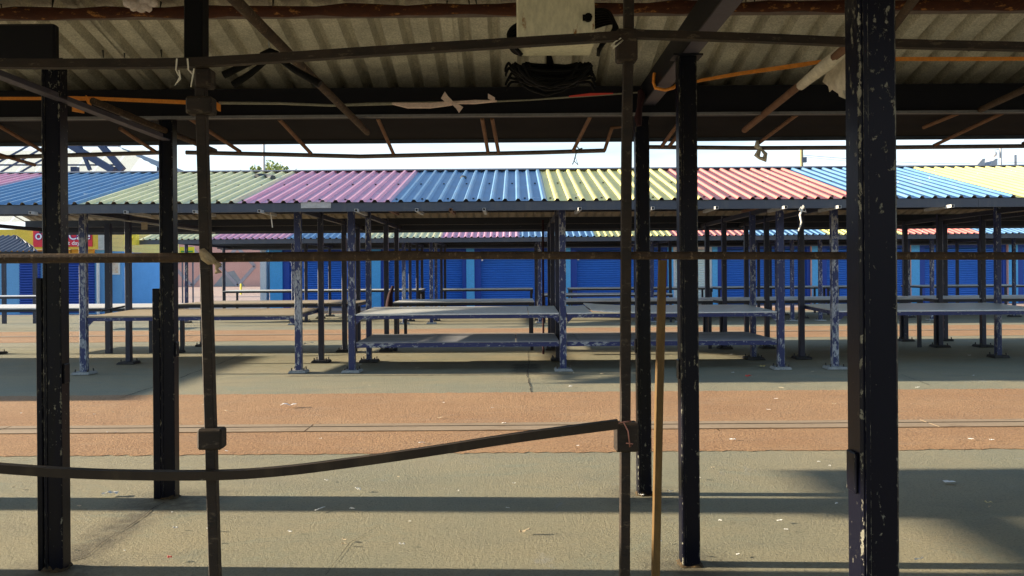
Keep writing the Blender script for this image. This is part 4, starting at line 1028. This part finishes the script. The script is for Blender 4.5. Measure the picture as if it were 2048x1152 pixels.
for i in range(84):
    zone = random.random()
    if zone < .5: px, py = random.uniform(0, 2048), random.uniform(915, 1145)
    elif zone < .85: px, py = random.uniform(0, 2048), random.uniform(785, 905)
    else: px, py = random.uniform(350, 2048), random.uniform(700, 780)
    s = random.uniform(.012, .035)*(1 if py > 900 else 1.8)
    scrap('tiny pale speck of litter scattered on the ground', px, py, s, s*.4, random.choice(('paper', 'litter_tan', 'paper')), random.uniform(-.8, .8), .006, 'litter_speck', 'litter', 'tiny litter specks on the ground')

# ------------------------------------------------------------------ light
SUN_EL = 13.0; SUN_AZ_TOWARD = Vector((-1, .040, 0)).normalized()
d = Vector((SUN_AZ_TOWARD.x*math.cos(R(SUN_EL)), SUN_AZ_TOWARD.y*math.cos(R(SUN_EL)), math.sin(R(SUN_EL))))
sl = bpy.data.lights.new('sun', 'SUN'); sl.energy = 5.0; sl.angle = R(.55); sl.color = (1.0, .85, .64)
so = bpy.data.objects.new('sun', sl); COL.objects.link(so); so.rotation_euler = (-d).to_track_quat('-Z', 'Y').to_euler(); so.location = (-30, 2, 20)
w = bpy.data.worlds.new('World'); sc.world = w; w.use_nodes = True
nt = w.node_tree; gg = NT(nt); bg = nt.nodes['Background']
sky = gg.n('ShaderNodeTexSky'); sky.sky_type = 'NISHITA'; sky.sun_disc = False
sky.sun_elevation = R(SUN_EL); sky.sun_rotation = math.atan2(d.x, d.y); sky.air_density = 1.0; sky.dust_density = .4; sky.ozone_density = 2.0
mp = gg.coord('Generated', (1.5, 1.5, 7))
cl = gg.ramp(gg.noise(2.2, 6, .6, mp, .4), [(.30, .2), (.58, 1)])
sz = gg.n('ShaderNodeSeparateXYZ'); gg.l(gg.coord('Generated'), sz.inputs[0])
low = gg.ramp(sz.outputs[2], [(.10, 1), (.42, .12)])   # milky haze low down, clearer overhead
skc = gg.mix(gg.math('MULTIPLY', cl, low), sky.outputs['Color'], (3.5, 3.95, 4.3))
gg.l(skc, bg.inputs['Color']); bg.inputs['Strength'].default_value = .108

# ------------------------------------------------------------------ camera
cam = bpy.data.cameras.new('camera'); co = bpy.data.objects.new('camera', cam); COL.objects.link(co)
cam.sensor_width = 36; cam.lens = 36*F/2048; cam.clip_start = .05; cam.clip_end = 2000
cam.shift_x = -(CX-1024)/2048; cam.shift_y = -(576-CY)/2048
co.matrix_world = Matrix.Translation((0, 0, EYE)) @ Matrix.Rotation(R(90), 4, 'X') @ Matrix.Rotation(-ROLL, 4, 'Z')
sc.camera = co
sc.view_settings.view_transform = 'Standard'; sc.view_settings.look = 'None'; sc.view_settings.gamma = 1
sc.view_settings.exposure = 1.62
